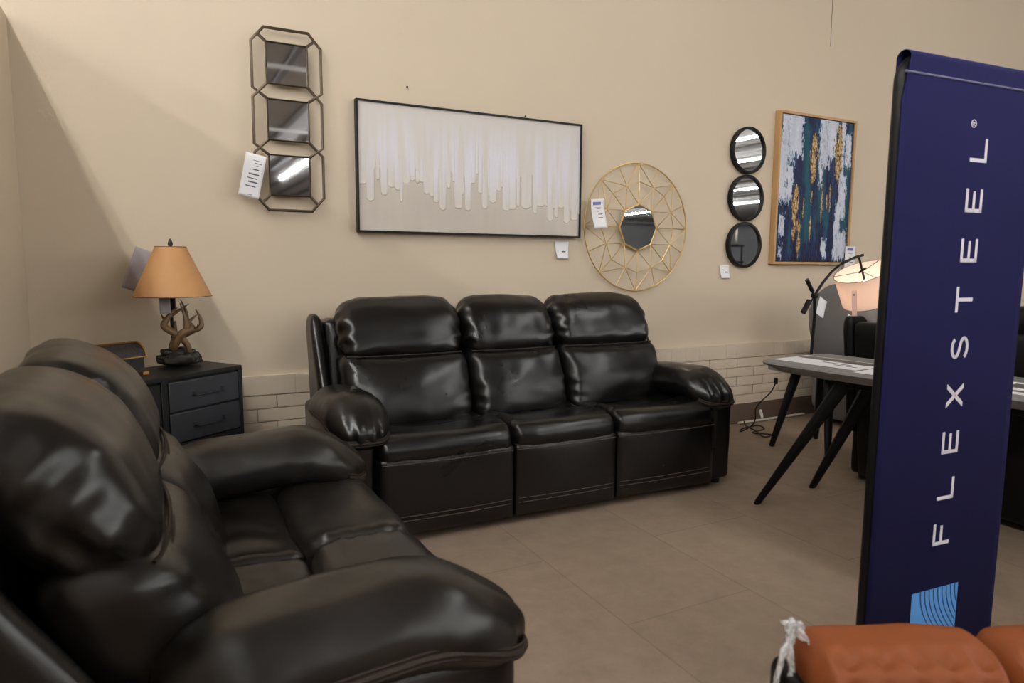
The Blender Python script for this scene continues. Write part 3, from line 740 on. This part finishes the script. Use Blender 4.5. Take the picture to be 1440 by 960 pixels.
# ------------------------------------------------------------------ sunburst mirror
def sunburst():
    T = thing('sunburst_mirror', 'round gold wire sunburst mirror with small octagonal glass', 'mirror', (2.862, -.012, 1.434), 0)
    Rr, ro, rm, rc = .420, .152, .285, .30
    P = lambda r, deg, y: (r * math.cos(math.radians(deg)), y, r * math.sin(math.radians(deg)))
    f = MB()
    f.tube([P(Rr, a, -.010) for a in range(0, 360, 5)], .0045, 8, closed=True)
    f.build('outer_ring', 'gold', T)
    g = MB(); r = .0028
    for k in range(8):
        a = 90 + 45 * k; b = a + 22.5
        g.tube([P(ro, a, -.02), P(rc, a, -.022), P(Rr, a, -.010)], r, 6)
        g.tube([P(rm, b, -.034), P(Rr, b, -.010)], r, 6)
        g.tube([P(Rr, a, -.010), P(rm, b, -.034), P(Rr, a + 45, -.010)], r, 6)
        g.tube([P(ro, a, -.02), P(rm, b, -.034), P(ro, a + 45, -.02)], r, 6)
        g.tube([P(rc, a, -.022), P(rm, b, -.034), P(rc, a + 45, -.022)], r, 6)
    g.build('wire_rays', 'gold', T)
    o = [P(ro, 90 + 45 * k, -.02) for k in range(8)]
    n = MB(); n.tube(o, .006, 8, closed=True); n.build('inner_frame', 'gold', T)
    m_ = MB(); m_.prism([(x * .985, z * .985) for x, y, z in o], -.022, -.012, fn=lambda x, y, z: (x, z, y)); m_.build('mirror_glass', 'mirror', T, smooth=False)
sunburst()

# ------------------------------------------------------------------ three round mirrors
def round_mirrors():
    T = thing('triple_round_mirror', 'three round black-rimmed mirrors joined in a vertical column', 'mirror', (3.842, -.006, 1.675), 0)
    for z in (.338, .0, -.338):
        r0, r1 = .166, .146
        prof = [(r1, 0), (r0, 0), (r0, .030), (r0 - .006, .034), (r1 + .002, .034), (r1, .030)]
        n = 64; V = []; F = []
        for (r, y) in prof:
            for j in range(n):
                a = 2 * PI * j / n; V.append((r * math.cos(a), -y, z + r * math.sin(a)))
        for i in range(len(prof)):
            for j in range(n):
                F.append((i * n + j, i * n + (j + 1) % n, ((i + 1) % len(prof)) * n + (j + 1) % n, ((i + 1) % len(prof)) * n + j))
        MB().add(V, F).build('rim', 'blackmetal', T, angle=35)
        MB().prism([(r1 * 1.02 * math.cos(2 * PI * j / 64), z + r1 * 1.02 * math.sin(2 * PI * j / 64)) for j in range(64)], -.020, -.012, fn=lambda x, y, zz: (x, zz, y)).build('mirror_glass', 'mirror', T, smooth=False)
round_mirrors()

# ------------------------------------------------------------------ blue and gold abstract
def abstract():
    X0, X1, Z0, Z1 = 4.122, 4.975, 1.200, 2.325
    w, h = X1 - X0, Z1 - Z0
    T = thing('framed_abstract', 'navy, white and teal abstract painting with gold streaks in an oak frame', 'painting', ((X0 + X1) / 2, -.003, (Z0 + Z1) / 2), 0)
    f = MB(); d = .048; t = .018
    for x in (-w / 2 + t / 2, w / 2 - t / 2): f.box((x, -d / 2, 0), (t, d, h))
    for z in (-h / 2 + t / 2, h / 2 - t / 2): f.box((0, -d / 2, z), (w - 2 * t, d, t))
    f.build('frame', 'oak', T, smooth=False)
    MB().box((0, -.012, 0), (w - 2 * t, .016, h - 2 * t)).build('backing', 'blackmetal', T, smooth=False)
    navy = np.array((.008, .009, .045)); deep = np.array((.012, .035, .11)); teal = np.array((.008, .085, .12)); white = np.array((.62, .64, .74)); ink = np.array((.010, .008, .03)); sky = np.array((.30, .42, .56))
    gold = [(.455, .10, .46, .050), (.80, .02, .42, .062), (.235, .46, .86, .048), (.30, .70, .99, .022), (.345, .55, .70, .012), (.455, .50, .61, .013), (.60, .43, .73, .014), (.45, .68, .86, .014), (.665, .52, .63, .012), (.71, .44, .65, .014)]
    whites = [(.09, .0, .36, .13, 1.), (.20, .0, .30, .12, 1.), (.04, .15, .62, .10, .9), (.14, .3, .62, .06, .8), (.60, .0, .36, .10, .9), (.70, .0, .30, .10, .9), (.93, .05, .35, .06, .8), (.88, .36, .72, .07, 1.), (.83, .55, 1.02, .055, 1.), (.92, .75, 1.02, .10, .8), (.66, .82, 1.0, .05, .8), (.07, .66, .86, .05, .8), (.05, .86, 1.0, .035, .7), (.56, .1, .5, .04, .6), (.86, .0, .5, .05, .7)]
    teals = [(.58, .28, .75, .07), (.06, .2, .5, .10), (.95, .1, .95, .05), (.36, .0, .5, .06), (.40, .4, .9, .05), (.68, .6, .8, .05)]
    def fn(u, v):
        n1 = noise.fractal(Vector((u * 14, v * 2.2, 5)), 1, 2, 4); n2 = noise.fractal(Vector((u * 45, v * 14, 9)), .8, 2, 4); n3 = noise.fractal(Vector((u * 70, v * 40, 2)), .7, 2, 3)
        c = navy * (1 - min(1, max(0, .5 + n1))) + deep * min(1, max(0, .5 + n1))
        if n2 > .25: c = ink
        for (a, v0, v1, w_) in teals:
            k = max(0, 1 - abs(u - a) / w_ / 1.2) * max(0, min(1, (v - v0) / .06)) * max(0, min(1, (v1 - v) / .06)); k = min(1, max(0, k * 1.2 + .5 * n1 - .15))
            c = c * (1 - k) + teal * k
        for (a, v0, v1, w_, s) in whites:
            wob = .02 * noise.noise(Vector((v * 5, a * 9, 4)))
            k = 1.5 * (1 - abs(u - a - wob) / w_); k = min(k, (v - v0) / .07 + (1 if v0 <= 0 else 0), (v1 - v) / .09); k = k * s + .45 * n2 + .28 * n3 + .06
            if k > .55:
                mixk = min(1, max(0, .35 - 1.1 * n1 + .4 * n3)); c = white * (.95 + .2 * n3) * (1 - .45 * mixk) + sky * .45 * mixk
            elif k > .38: c = sky * (.8 + .4 * n2) if n1 > -.1 else white * .6
        g = 0.0
        for (a, v0, v1, w_) in gold:
            tp = math.sin(PI * min(1, max(0, (v - v0) / (v1 - v0)))) ** .5 if v0 < v < v1 else 0
            wob = .006 * noise.noise(Vector((v * 14, a * 5, 1)))
            if tp > 0 and abs(u - a - wob) < w_ * tp * (.85 + .9 * n2 + .6 * n3): g = 1
        z = .002 + .002 * n3
        if g:
            if n3 > .16: return (.13, .075, .03, .4, z)
            if n3 < -.30: return (.62, .55, .42, .2, z + .002)
            return (.50, .32, .12, .55, z + .003)
        return (float(max(0, c[0])), float(max(0, c[1])), float(max(0, c[2])), 0.0, z)
    colour_grid('canvas', w - 2 * t - .012, h - 2 * t - .012, 190, 240, fn, 'abstract', T, y=-.036)
abstract()

# nails and hanging wire on the wall
for (x, z, l) in ((1.274, 2.151, 'small dark nail in the wall left of centre above the white painting'), (2.015, 2.07, 'small dark nail in the wall just above the white painting\'s top edge')):
    o = MB().tube([(0, .01, 0), (0, -.008, .002), (0, -.010, .002)], [.003, .003, .0055], 8).build('nail', 'blackmetal'); o.location = (x, 0, z); tag(o, l, 'nail')
o = MB().tube([(-.006, -.004, .80), (0, -.005, .3), (.006, -.004, 0)], .0022, 6).build('hanging_wire', 'wire'); o.location = (4.664, 0, 2.862); tag(o, 'thin grey wire hanging down the upper wall right of the paintings', 'wire')

# ------------------------------------------------------------------ banner
def banner():
    ang = math.atan2(-.0727, .9974)
    T = thing('banner_stand', 'tall navy fabric banner stand with white lettering in a black tube frame', 'banner', (1.6164, -2.6299, 0), ang)
    r = .0173; xl, xr = .046, .548; yc = .019; zt = 1.728 - r - .002; zb = .055
    pts = []
    for (cx, cz, a0) in ((xl + .06, zt - .06, 180), (xr - .06, zt - .06, 90)):
        for k in range(9):
            a = math.radians(a0 - 90 * k / 8); pts.append((cx + .06 * math.cos(a), yc, cz + .06 * math.sin(a)))
    pts = [(xl, yc, .03)] + pts + [(xr, yc, .03)]
    MB().tube(pts, r, 14).build('tube_frame', 'blackmetal', T)
    # fabric: front panel with a sleeve turned over the top tube
    x0, x1 = .028, .568
    prof = [(-.0005, zb), (-.0005, 1.60), (-.0005, zt)]
    rs = r + .002
    for k in range(1, 12):
        a = PI - PI * k / 11; prof.append((yc + rs * math.cos(a), zt + rs * math.sin(a)))
    prof += [(yc + rs, zt - .03), (yc + rs, 1.672)]
    V = []; F = []; nx = 24
    for (y, z) in prof:
        for i in range(nx + 1):
            u = i / nx
            cut = .05 * (1 - u * nx / 2) if (z > zt - .02 and u < 2 / nx) else 0
            x = x0 + (x1 - x0) * u
            V.append((max(x, x0 + (.022 if z > 1.66 and y < yc else (.022 if z > 1.66 else 0)) if u == 0 else x), y + .0012 * math.sin(u * 9 + z * 3) * (z < 1.6), z))
    for j in range(len(prof) - 1):
        for i in range(nx):
            a = j * (nx + 1) + i; F.append((a, a + 1, a + nx + 2, a + nx + 1))
    MB().add(V, F).build('fabric_panel', 'navy', T, angle=0, mods=[('SOLIDIFY', dict(thickness=.0012, offset=1))])
    MB().tube([(x0 + .004, -.0024, 1.671), (x1 - .002, -.0024, 1.671)], .0028, 6).build('hem_seam', 'seamthread', T)
    for x in (xl, xr):
        MB().box((x, yc, .012), (.06, .16, .024), chamfer=.006).build('foot', 'blackmetal', T)
    # letters run upwards: letter right = +z, letter up = -x
    yl = -.0035
    L = MB()
    ch = .067; cw = .062; st = .0098
    def poly(p, base, zc_): L.prism([(base - b, zc_ + a) for a, b in p], 0, .0008, fn=lambda x, y, z: (x, yl + z, y))
    def rect(a0, b0, a1, b1, base, zc_): poly([(a0, b0), (a1, b0), (a1, b1), (a0, b1)], base, zc_)
    h2 = cw / 2
    for i, chx in enumerate('FLEXSTEEL'):
        L = MB(); zc_ = .452 + i * (1.502 - .452) / 8; base = .336 + .024 * i / 8 + .002
        if chx in 'FLE': rect(-h2, 0, -h2 + st, ch, base, zc_)
        if chx in 'FE': rect(-h2, ch - st * .95, h2, ch, base, zc_); rect(-h2, ch / 2 - st * .4, h2 * .8, ch / 2 + st * .5, base, zc_)
        if chx in 'LE': rect(-h2, 0, h2, st * .95, base, zc_)
        if chx == 'T': rect(-h2 - .003, ch - st * .95, h2 + .003, ch, base, zc_); rect(-st / 2, 0, st / 2, ch, base, zc_)
        if chx == 'X':
            e = .0068
            poly([(-h2 - .002, 0), (-h2 - .002 + 2 * e, 0), (h2 + .002, ch), (h2 + .002 - 2 * e, ch)], base, zc_)
            poly([(h2 + .002 - 2 * e, 0), (h2 + .002, 0), (-h2 - .002 + 2 * e, ch), (-h2 - .002, ch)], base, zc_)
        if chx == 'S':
            cen = []; hh = ch; rr2 = hh * .235
            for k in range(15):
                a = math.radians(25 + 215 * k / 14); cen.append((.0245 * math.cos(a), hh * .735 + rr2 * math.sin(a) * .92))
            for k in range(1, 16):
                a = math.radians(60 - 215 * k / 15) ; cen.append((.0265 * math.cos(a), hh * .262 + rr2 * math.sin(a) * .95))
            for a, b in zip(cen, cen[1:]):
                dx, dy = b[0] - a[0], b[1] - a[1]; l = math.hypot(dx, dy) or 1e-6; nx_, ny_ = -dy / l * st * .48, dx / l * st * .48
                ex, ey = dx / l * .0012, dy / l * .0012
                poly([(a[0] - ex - nx_, a[1] - ey - ny_), (b[0] + ex - nx_, b[1] + ey - ny_), (b[0] + ex + nx_, b[1] + ey + ny_), (a[0] - ex + nx_, a[1] - ey + ny_)], base, zc_)
        L.build('letter', 'print', T, smooth=False)
    # registered mark
    L = MB()
    zc_, xc_ = 1.568, .300
    ring = [(xc_ + .0105 * math.cos(a), zc_ + .0105 * math.sin(a)) for a in np.linspace(0, 2 * PI, 25)]
    for a, b in zip(ring, ring[1:]):
        i_ = lambda p, k: (xc_ + (p[0] - xc_) * k, zc_ + (p[1] - zc_) * k)
        L.prism([a, b, i_(b, .82), i_(a, .82)], 0, .0008, fn=lambda x, y, z: (x, yl + z, y))
    def mark(a0, b0, a1, b1): L.prism([(xc_ - b0, zc_ + a0), (xc_ - b0, zc_ + a1), (xc_ - b1, zc_ + a1), (xc_ - b1, zc_ + a0)], 0, .0008, fn=lambda x, y, z: (x, yl + z, y))
    mark(-.0045, -.006, -.0028, .006); mark(-.0045, .0045, .003, .006); mark(-.0045, -.0005, .003, .001); mark(.0025, .0005, .0042, .0055); mark(.0005, -.006, .0024, -.0005)
    L.build('registered_mark', 'print', T, smooth=False)
    # emblem: blue square with curved dark lines
    s = .193; xa = .203; za = .293
    Q = MB().prism([(xa, za), (xa + s, za), (xa + s, za - s), (xa, za - s)], 0, .0008, fn=lambda x, y, z: (x, yl + z, y)).build('emblem', 'logo', T, smooth=False)
    ln = MB()
    for i in range(9):
        u0 = .175 + .0935 * i; pr = None
        for k in range(29):
            v = k / 28; u = u0 + .73 * v * v if v < .55 else u0 + .73 * .3025 + .80 * (v - .55)
            if u > .995: break
            p = (xa + s * u, za - s * v)
            if pr: ln.prism([(pr[0] - .0016, pr[1]), (pr[0] + .0016, pr[1]), (p[0] + .0016, p[1]), (p[0] - .0016, p[1])], 0, .0008, fn=lambda x, y, z: (x, yl - .0009 + z, y))
            pr = p
    ln.build('emblem_lines', 'logoline', Q, smooth=False)
banner()

# ------------------------------------------------------------------ tables
def tapered_leg(p0, p1, r0, r1, parent):
    p0, p1 = Vector(p0), Vector(p1); d = (p1 - p0).normalized()
    b = MB()
    pts = [p0 + (p1 - p0) * t for t in (0, .02, .3, .6, 1)]
    rr = [r0 * .9, r0, r0 + (r1 - r0) * .3, r0 + (r1 - r0) * .6, r1]
    b.tube(pts, rr, 12, flat=.8)
    # trim both ends level
    b.V = [(x, y, max(z, min(p0.z, p1.z)) if z < min(p0.z, p1.z) + .02 else z) for x, y, z in b.V]
    return b.build('leg', 'blackwood', parent, angle=35)
def long_table():
    ang = math.radians(6)
    T = thing('long_table', 'long grey washed table with sloping edge and splayed black legs behind the banner', 'table', (2.95, -2.155, 0), ang)
    hw, hl, z1, th = .285, .84, .73, .045
    def outline(k, m=28, e=.16):
        out = []
        for i in range(m * 4):
            a = 2 * PI * i / (m * 4)
            ca, sa = math.cos(a), math.sin(a)
            out.append((k[0] * abs(ca) ** e * math.copysign(1, ca), k[1] * abs(sa) ** e * math.copysign(1, sa)))
        return out
    rings = [((hw - .05, hl - .08), z1 - th), ((hw - .004, hl - .004), z1 - .012), ((hw, hl), z1 - .006), ((hw - .004, hl - .004), z1)]
    V = []; F = []; n = 112
    for k, z in rings:
        for (x, y) in outline(k): V.append((x, y, z))
    for i in range(len(rings) - 1):
        for j in range(n): F.append((i * n + j, i * n + (j + 1) % n, (i + 1) * n + (j + 1) % n, (i + 1) * n + j))
    F.append(tuple(range(n))[::-1]); F.append(tuple((len(rings) - 1) * n + j for j in range(n)))
    MB().add(V, F).build('tabletop', 'greywood', T, angle=30)
    for sx in (-1, 1):
        for sy in (-1, 1):
            tapered_leg((sx * .235, sy * .83, 0), (sx * .125, sy * .46, z1 - th), .020, .043, T)
    MB().box((0, 0, z1 - th - .02), (.30, 1.06, .04), chamfer=.005).build('apron', 'blackwood', T)
    return T
tbl = long_table()
def end_table():
    T = thing('end_table', 'low grey end table with splayed black legs hidden behind the long table', 'table', (3.79, -.815, 0), 0)
    MB().box((0, 0, .528), (.50, .50, .034), chamfer=.010).build('tabletop', 'greywood', T)
    for sx in (-1, 1):
        for sy in (-1, 1): tapered_leg((sx * .215, sy * .215, 0), (sx * .12, sy * .12, .511), .020, .038, T)
end_table()
def leaflet(label, x, y, rz, w, l, pics, z=.7305, name='leaflet'):
    T = thing(name, label, 'leaflet', (x, y, z), rz)
    s = MB().box((0, 0, .001), (w, l, .0012)).build('sheet', 'paper', T, smooth=False)
    for (x0, y0, x1, y1, mt_) in pics:
        MB().box(((x0 + x1) / 2, (y0 + y1) / 2, .0019), (x1 - x0, y1 - y0, .0006)).build('printed_photo' if mt_ == 'photo' else 'print', mt_, s, smooth=False)
leaflet('white leaflet with a dark photo on the far end of the grey table', 2.865, -1.545, math.radians(6), .28, .42, [(.03, -.18, .125, .19, 'photo'), (-.03, -.12, -.015, .02, 'ink'), (-.07, -.17, -.055, -.06, 'ink')])
leaflet('second white leaflet on the grey table, half hidden behind the banner', 2.86, -1.955, math.radians(8), .28, .36, [(.02, -.15, .12, .13, 'photo')])
leaflet('white leaflet with a dark stripe on the grey table right of the banner', 2.94, -2.48, math.radians(4), .30, .46, [(-.10, -.15, -.06, .18, 'photo'), (.0, -.2, .11, .2, 'photo')])

# ------------------------------------------------------------------ arc lamp on the end table
def arc_lamp():
    T = thing('arc_lamp', 'black arc table lamp with counterweight and lit cream drum shade', 'lamp', (3.66, -.80, .5455), 0)
    dz = -.5455
    MB().lathe([(.09, 0), (.09, .012), (.085, .016), (.012, .02)], 32).build('base', 'blackmetal', T)
    pole = [(0, 0, .015), (.005, 0, .20), (.012, 0, .34), (0, 0, 1.005 + dz)]
    MB().tube(pole, [.010, .010, .011, .010], 10).build('pole', 'blackmetal', T)
    arc = [(-.0, 0, 1.00 + dz)] + [(x, 0, z + dz) for x, z in ((.025, 1.035), (.075, 1.09), (.15, 1.155), (.25, 1.21), (.36, 1.245), (.44, 1.262))]
    MB().tube(arc, [.009] * 7, 10).build('arc_arm', 'blackmetal', T)
    b = MB(); b.tube([(-.078, 0, 1.105 + dz), (-.02, 0, 1.03 + dz)], .013, 12); b.tube([(-.02, 0, 1.03 + dz), (.0, 0, 1.0 + dz), (-.05, 0, .95 + dz)], .006, 8); b.tube([(-.045, 0, .975 + dz), (-.095, 0, .90 + dz)], .017, 12)
    b.build('counterweight', 'blackmetal', T)
    P, F = rbox((.02, .02, .016), (.012,) * 3, 6); MB().add(P + np.array((0, 0, 1.005 + dz)), F).build('joint', 'blackmetal', T, angle=0)
    # drum shade, tilted
    tl = Matrix.Rotation(math.radians(-25), 3, 'Y')
    c0 = Vector((.49, 0, 1.06 + dz))
    n = 48; V = []; F = []
    for (r, z) in ((.165, -.105), (.175, .105), (.173, .105), (.163, -.105)):
        for j in range(n):
            a = 2 * PI * j / n; V.append(c0 + tl @ Vector((r * math.cos(a), r * math.sin(a), z)))
    for i in range(4):
        for j in range(n): F.append((i * n + j, i * n + (j + 1) % n, ((i + 1) % 4) * n + (j + 1) % n, ((i + 1) % 4) * n + j))
    sh = MB().add(V, F).build('lamp_shade', 'lampcloth', T, angle=50)
    rim = MB()
    for r, z in ((.165, -.105), (.175, .105)):
        rim.tube([c0 + tl @ Vector((r * math.cos(2 * PI * j / n), r * math.sin(2 * PI * j / n), z)) for j in range(n)], .002, 6, closed=True)
    rim.build('shade_binding', 'shadetrim', sh)
    top = c0 + tl @ Vector((0, 0, .105))
    g = MB(); g.tube([(.40, 0, 1.252 + dz), c0 + tl @ Vector((0, 0, .11)), c0 + tl @ Vector((0, 0, .05))], .007, 8)
    g.tube([c0 + tl @ Vector((-.03, 0, .112)), c0 + tl @ Vector((.03, 0, .112))], .008, 8)
    for k in range(3):
        a = 2 * PI * k / 3; g.tube([top, c0 + tl @ Vector((.174 * math.cos(a), .174 * math.sin(a), .104))], .002, 6)
    g.build('shade_hanger', 'blackmetal', T)
    P, F = rbox((.032, .032, .04), (.03, .03, .038), 10); MB().add(P + np.array(c0), F).build('bulb', 'bulb', T, angle=0)
arc_lamp()
paper_tag('white folded tag hanging from the joint of the black arc lamp', (3.705, -.83, .985), math.radians(5), .085, .115, .012, (), None, ry=math.radians(25))
paper_tag('salmon printed strip tag hanging from the arc lamp shade', (3.80, -.97, 1.04), 0, .045, .16, .006, [(.12, -.4, .4, .10)], None, material='pinktag', ry=math.radians(-4))
paper_tag('small white tag hanging just below the salmon strip tag', (3.79, -.965, .89), 0, .06, .075, .012, (), None, ry=math.radians(20))

# ------------------------------------------------------------------ grey armchair
def grey_chair():
    T = thing('grey_armchair', 'grey upholstered recliner armchair by the wall behind the black arc lamp', 'armchair', (4.80, -.44, 0), math.radians(90))
    def db(P, U):
        P[:, 1] += .09 * (U[:, 2]) + .05 * (1 - U[:, 2] ** 2) * (U[:, 1] > 0)
        P[:, 0] *= 1 - .12 * sstep(.3, 1, U[:, 2]); return P
    soft('backrest', (0, .30, .70), (.27, .12, .36), (.22, .11, .24), 'greyfab', T, n=20, deform=db, amp=.006, seed=3)
    soft('seat_cushion', (0, -.06, .40), (.20, .30, .10), (.05, .08, .07), 'greyfab', T, n=14, amp=.004, seed=5)
    for sx in (-1, 1): soft('arm', (sx * .25, -.04, .33), (.055, .36, .25), (.06, .08, .07), 'greyfab', T, n=14, amp=.004, seed=7 + sx)
    soft('frame', (0, .0, .19), (.24, .34, .15), (.03, .03, .03), 'greyfab', T, n=8, amp=0)
    for sx in (-1, 1):
        for y in (-.28, .28): MB().lathe([(.022, 0), (.03, .05)], 12, (sx * .20, y, 0)).build('foot', 'foot', T)
grey_chair()

# cable, plug and cover on the floor
def smooth_pts(pts, m=8):
    out = []; n = len(pts)
    for i in range(n - 1):
        p0, p1, p2, p3 = (Vector(pts[max(0, i - 1)]), Vector(pts[i]), Vector(pts[i + 1]), Vector(pts[min(n - 1, i + 2)]))
        for k in range(m):
            t = k / m; out.append(0.5 * ((2 * p1) + (-p0 + p2) * t + (2 * p0 - 5 * p1 + 4 * p2 - p3) * t * t + (-p0 + 3 * p1 - 3 * p2 + p3) * t ** 3))
    return out + [Vector(pts[-1])]
T = thing('lamp_cord', 'black lamp cord dropping from the end table and coiling on the floor', 'cord', (3.70, -.40, 0), 0)
MB().tube(smooth_pts([(.0, -.10, .40), (-.01, -.07, .33), (-.06, 0, .22), (.0, .06, .12), (.03, .12, .05), (-.03, .16, .006), (.05, .22, .006), (.22, .24, .006), (.18, .14, .006), (.02, .10, .006), (.10, .0, .006), (.0, -.02, .006), (.08, .12, .006), (.13, .26, .006), (.155, .31, .03)]), .0045, 8).build('cable', 'cable', T)
P, F = rbox((.011, .011, .022), (.006,) * 3, 6); MB().add(P + np.array((0, -.10, .412)), F).build('inline_switch', 'cable', T, angle=0)
o = MB().tube([(0, 0, 0), (.7, .006, 0), (.72, .006, 0)], [.012, .013, .008], 10, flat=.8).build('cable_cover', 'raceway'); o.location = (3.83, -.062, .0125); tag(o, 'ivory plastic cable cover lying on the floor along the baseboard', 'cable cover')
o = MB().tube([(0, 0, 0), (-.012, .0, .03), (-.02, .0, .052), (-.024, 0, .066)], [.009, .012, .010, .006], 10).build('power_plug', 'white'); o.location = (4.05, -.085, .0345); tag(o, 'white plug standing up on the cable cover by the baseboard', 'plug')

def display_rack():
    T = thing('display_rack', 'black metal display rack far across the store, seen only in the lowest round mirror', 'rack', (15.3, -11.4, 0), math.radians(-45))
    for sx in (-.55, .55):
        for sy in (-.2, .2): MB().tube([(sx, sy, 0), (sx * .8, sy * .8, 1.75)], .022, 8).build('leg', 'blackmetal', T)
    for z, w_ in ((.35, 1.15), (.80, 1.08), (1.25, 1.0), (1.72, .92)):
        MB().box((0, 0, z), (w_, .44, .05)).build('shelf', 'blackwood', T, smooth=False)
    T2 = thing('round_sign', 'round tan sign standing on the far display rack, seen only in a mirror', 'sign', (15.3, -11.4, 1.746), math.radians(-45))
    MB().prism([(.24 * math.cos(a), .25 + .24 * math.sin(a)) for a in np.linspace(0, 2 * PI, 40, endpoint=False)], -.03, .03, fn=lambda x, y, z: (x, z, y)).build('disc', 'raceway', T2, smooth=False)
    MB().box((0, 0, .01), (.2, .16, .02)).build('base', 'blackmetal', T2, smooth=False)
display_rack()

# ------------------------------------------------------------------ orange leather sofa in the foreground
def orange_sofa():
    ang = math.radians(-27)
    T = thing('orange_sofa', 'burnt orange leather sofa back with gathered cushions in the bottom right foreground', 'sofa', (.892, -3.012, 0), ang)
    # local x runs along the back, the seat faces local -y
    pw = .295; npad = 4; L_ = pw * npad
    soft('frame', (L_ / 2, -.16, .26), (L_ / 2 - .01, .15, .235), (.03, .03, .03), 'tan_l', T, n=10, amp=.002)
    soft('seat_base', (L_ / 2, -.36, .20), (L_ / 2 - .01, .12, .17), (.03, .03, .03), 'tan_l', T, n=8, amp=.002)
    for k in range(npad):
        def dp(P, U, k=k):
            top = sstep(0, 1, U[:, 2])
            P[:, 2] -= .010 * np.abs(U[:, 0]) ** 5.0 * top
            f = np.clip(-U[:, 1], 0, 1)
            P[:, 1] += .014 * f * np.cos(P[:, 0] * 125 + k) * sstep(.98, .45, U[:, 2]) * sstep(-.9, -.2, U[:, 2])
            P[:, 2] -= .011 * np.exp(-((U[:, 1] + .62) / .22) ** 2) * top * (1 + .9 * np.cos(P[:, 0] * 125 + k))
            return P
        bc = soft('back_cushion', (pw * (k + .5), -.045, .484), (pw / 2 - .001, .070, .140), (.03, .045, .045), 'tan_l', T, n=34, deform=dp, amp=.003, seed=k + 2)
    soft('side_panel', (-.016, -.11, .300), (.016, .130, .265), (.018, .03, .03), 'black_l', T, n=8, amp=.001)
    for x in (.05, L_ - .05):
        for y in (-.05, -.43): MB().lathe([(.02, 0), (.028, .035)], 12, (x, y, 0)).build('foot', 'foot', T)
orange_sofa()
def plastic():
    T = thing('plastic_wrap', 'twisted strips of clear plastic wrap sticking up at the end of the orange sofa', 'plastic wrap', (.848, -3.045, .563), math.radians(-5))
    rp = random.Random(5)
    def ribbon(path, wd):
        V = []; F = []; nx = 5; m_ = 16
        P_ = smooth_pts(path, 6)
        for i, p in enumerate(P_):
            t = (P_[min(i + 1, len(P_) - 1)] - P_[max(i - 1, 0)]).normalized()
            sd = Vector((math.cos(i * .35) * .6, 1, .3)).cross(t).normalized()
            w_ = wd * (.75 + .35 * math.sin(i * .8))
            for k in range(nx + 1):
                u = k / nx - .5
                V.append(p + sd * w_ * u + Vector((0, .006 * math.sin(u * 9 + i), .003 * math.sin(i * 1.7 + k))))
        for i in range(len(P_) - 1):
            for k in range(nx):
                a = i * (nx + 1) + k; F.append((a, a + 1, a + nx + 2, a + nx + 1))
        return V, F
    b = MB()
    for path, wd in (([(-.045, 0, -.10), (-.028, .004, -.03), (-.012, 0, .04), (.002, 0, .085)], .014), ([(.010, -.004, -.09), (.006, 0, -.01), (.003, .003, .05), (.000, 0, .088)], .026), ([(-.010, 0, .080), (.012, .004, .082), (.030, .002, .055), (.060, -.002, .020)], .018), ([(-.040, .0, -.10), (-.01, .0, -.085), (.03, .0, -.05), (.060, .002, .018)], .012)):
        b.add(*ribbon(path, wd))
    b.build('film_sheet', 'film', T, angle=0, mods=[('SOLIDIFY', dict(thickness=.0008, offset=0))])
plastic()

# ------------------------------------------------------------------ light and colour management
w = bpy.data.worlds.new('world'); bpy.context.scene.world = w; w.use_nodes = True
w.node_tree.nodes['Background'].inputs[0].default_value = (0.5, 0.5, 0.52, 1); w.node_tree.nodes['Background'].inputs[1].default_value = 0.15
vs = bpy.context.scene.view_settings
vs.view_transform = 'Standard'; vs.look = 'None'; vs.gamma = 1.0; vs.use_curve_mapping = False
vs.exposure = 0.0
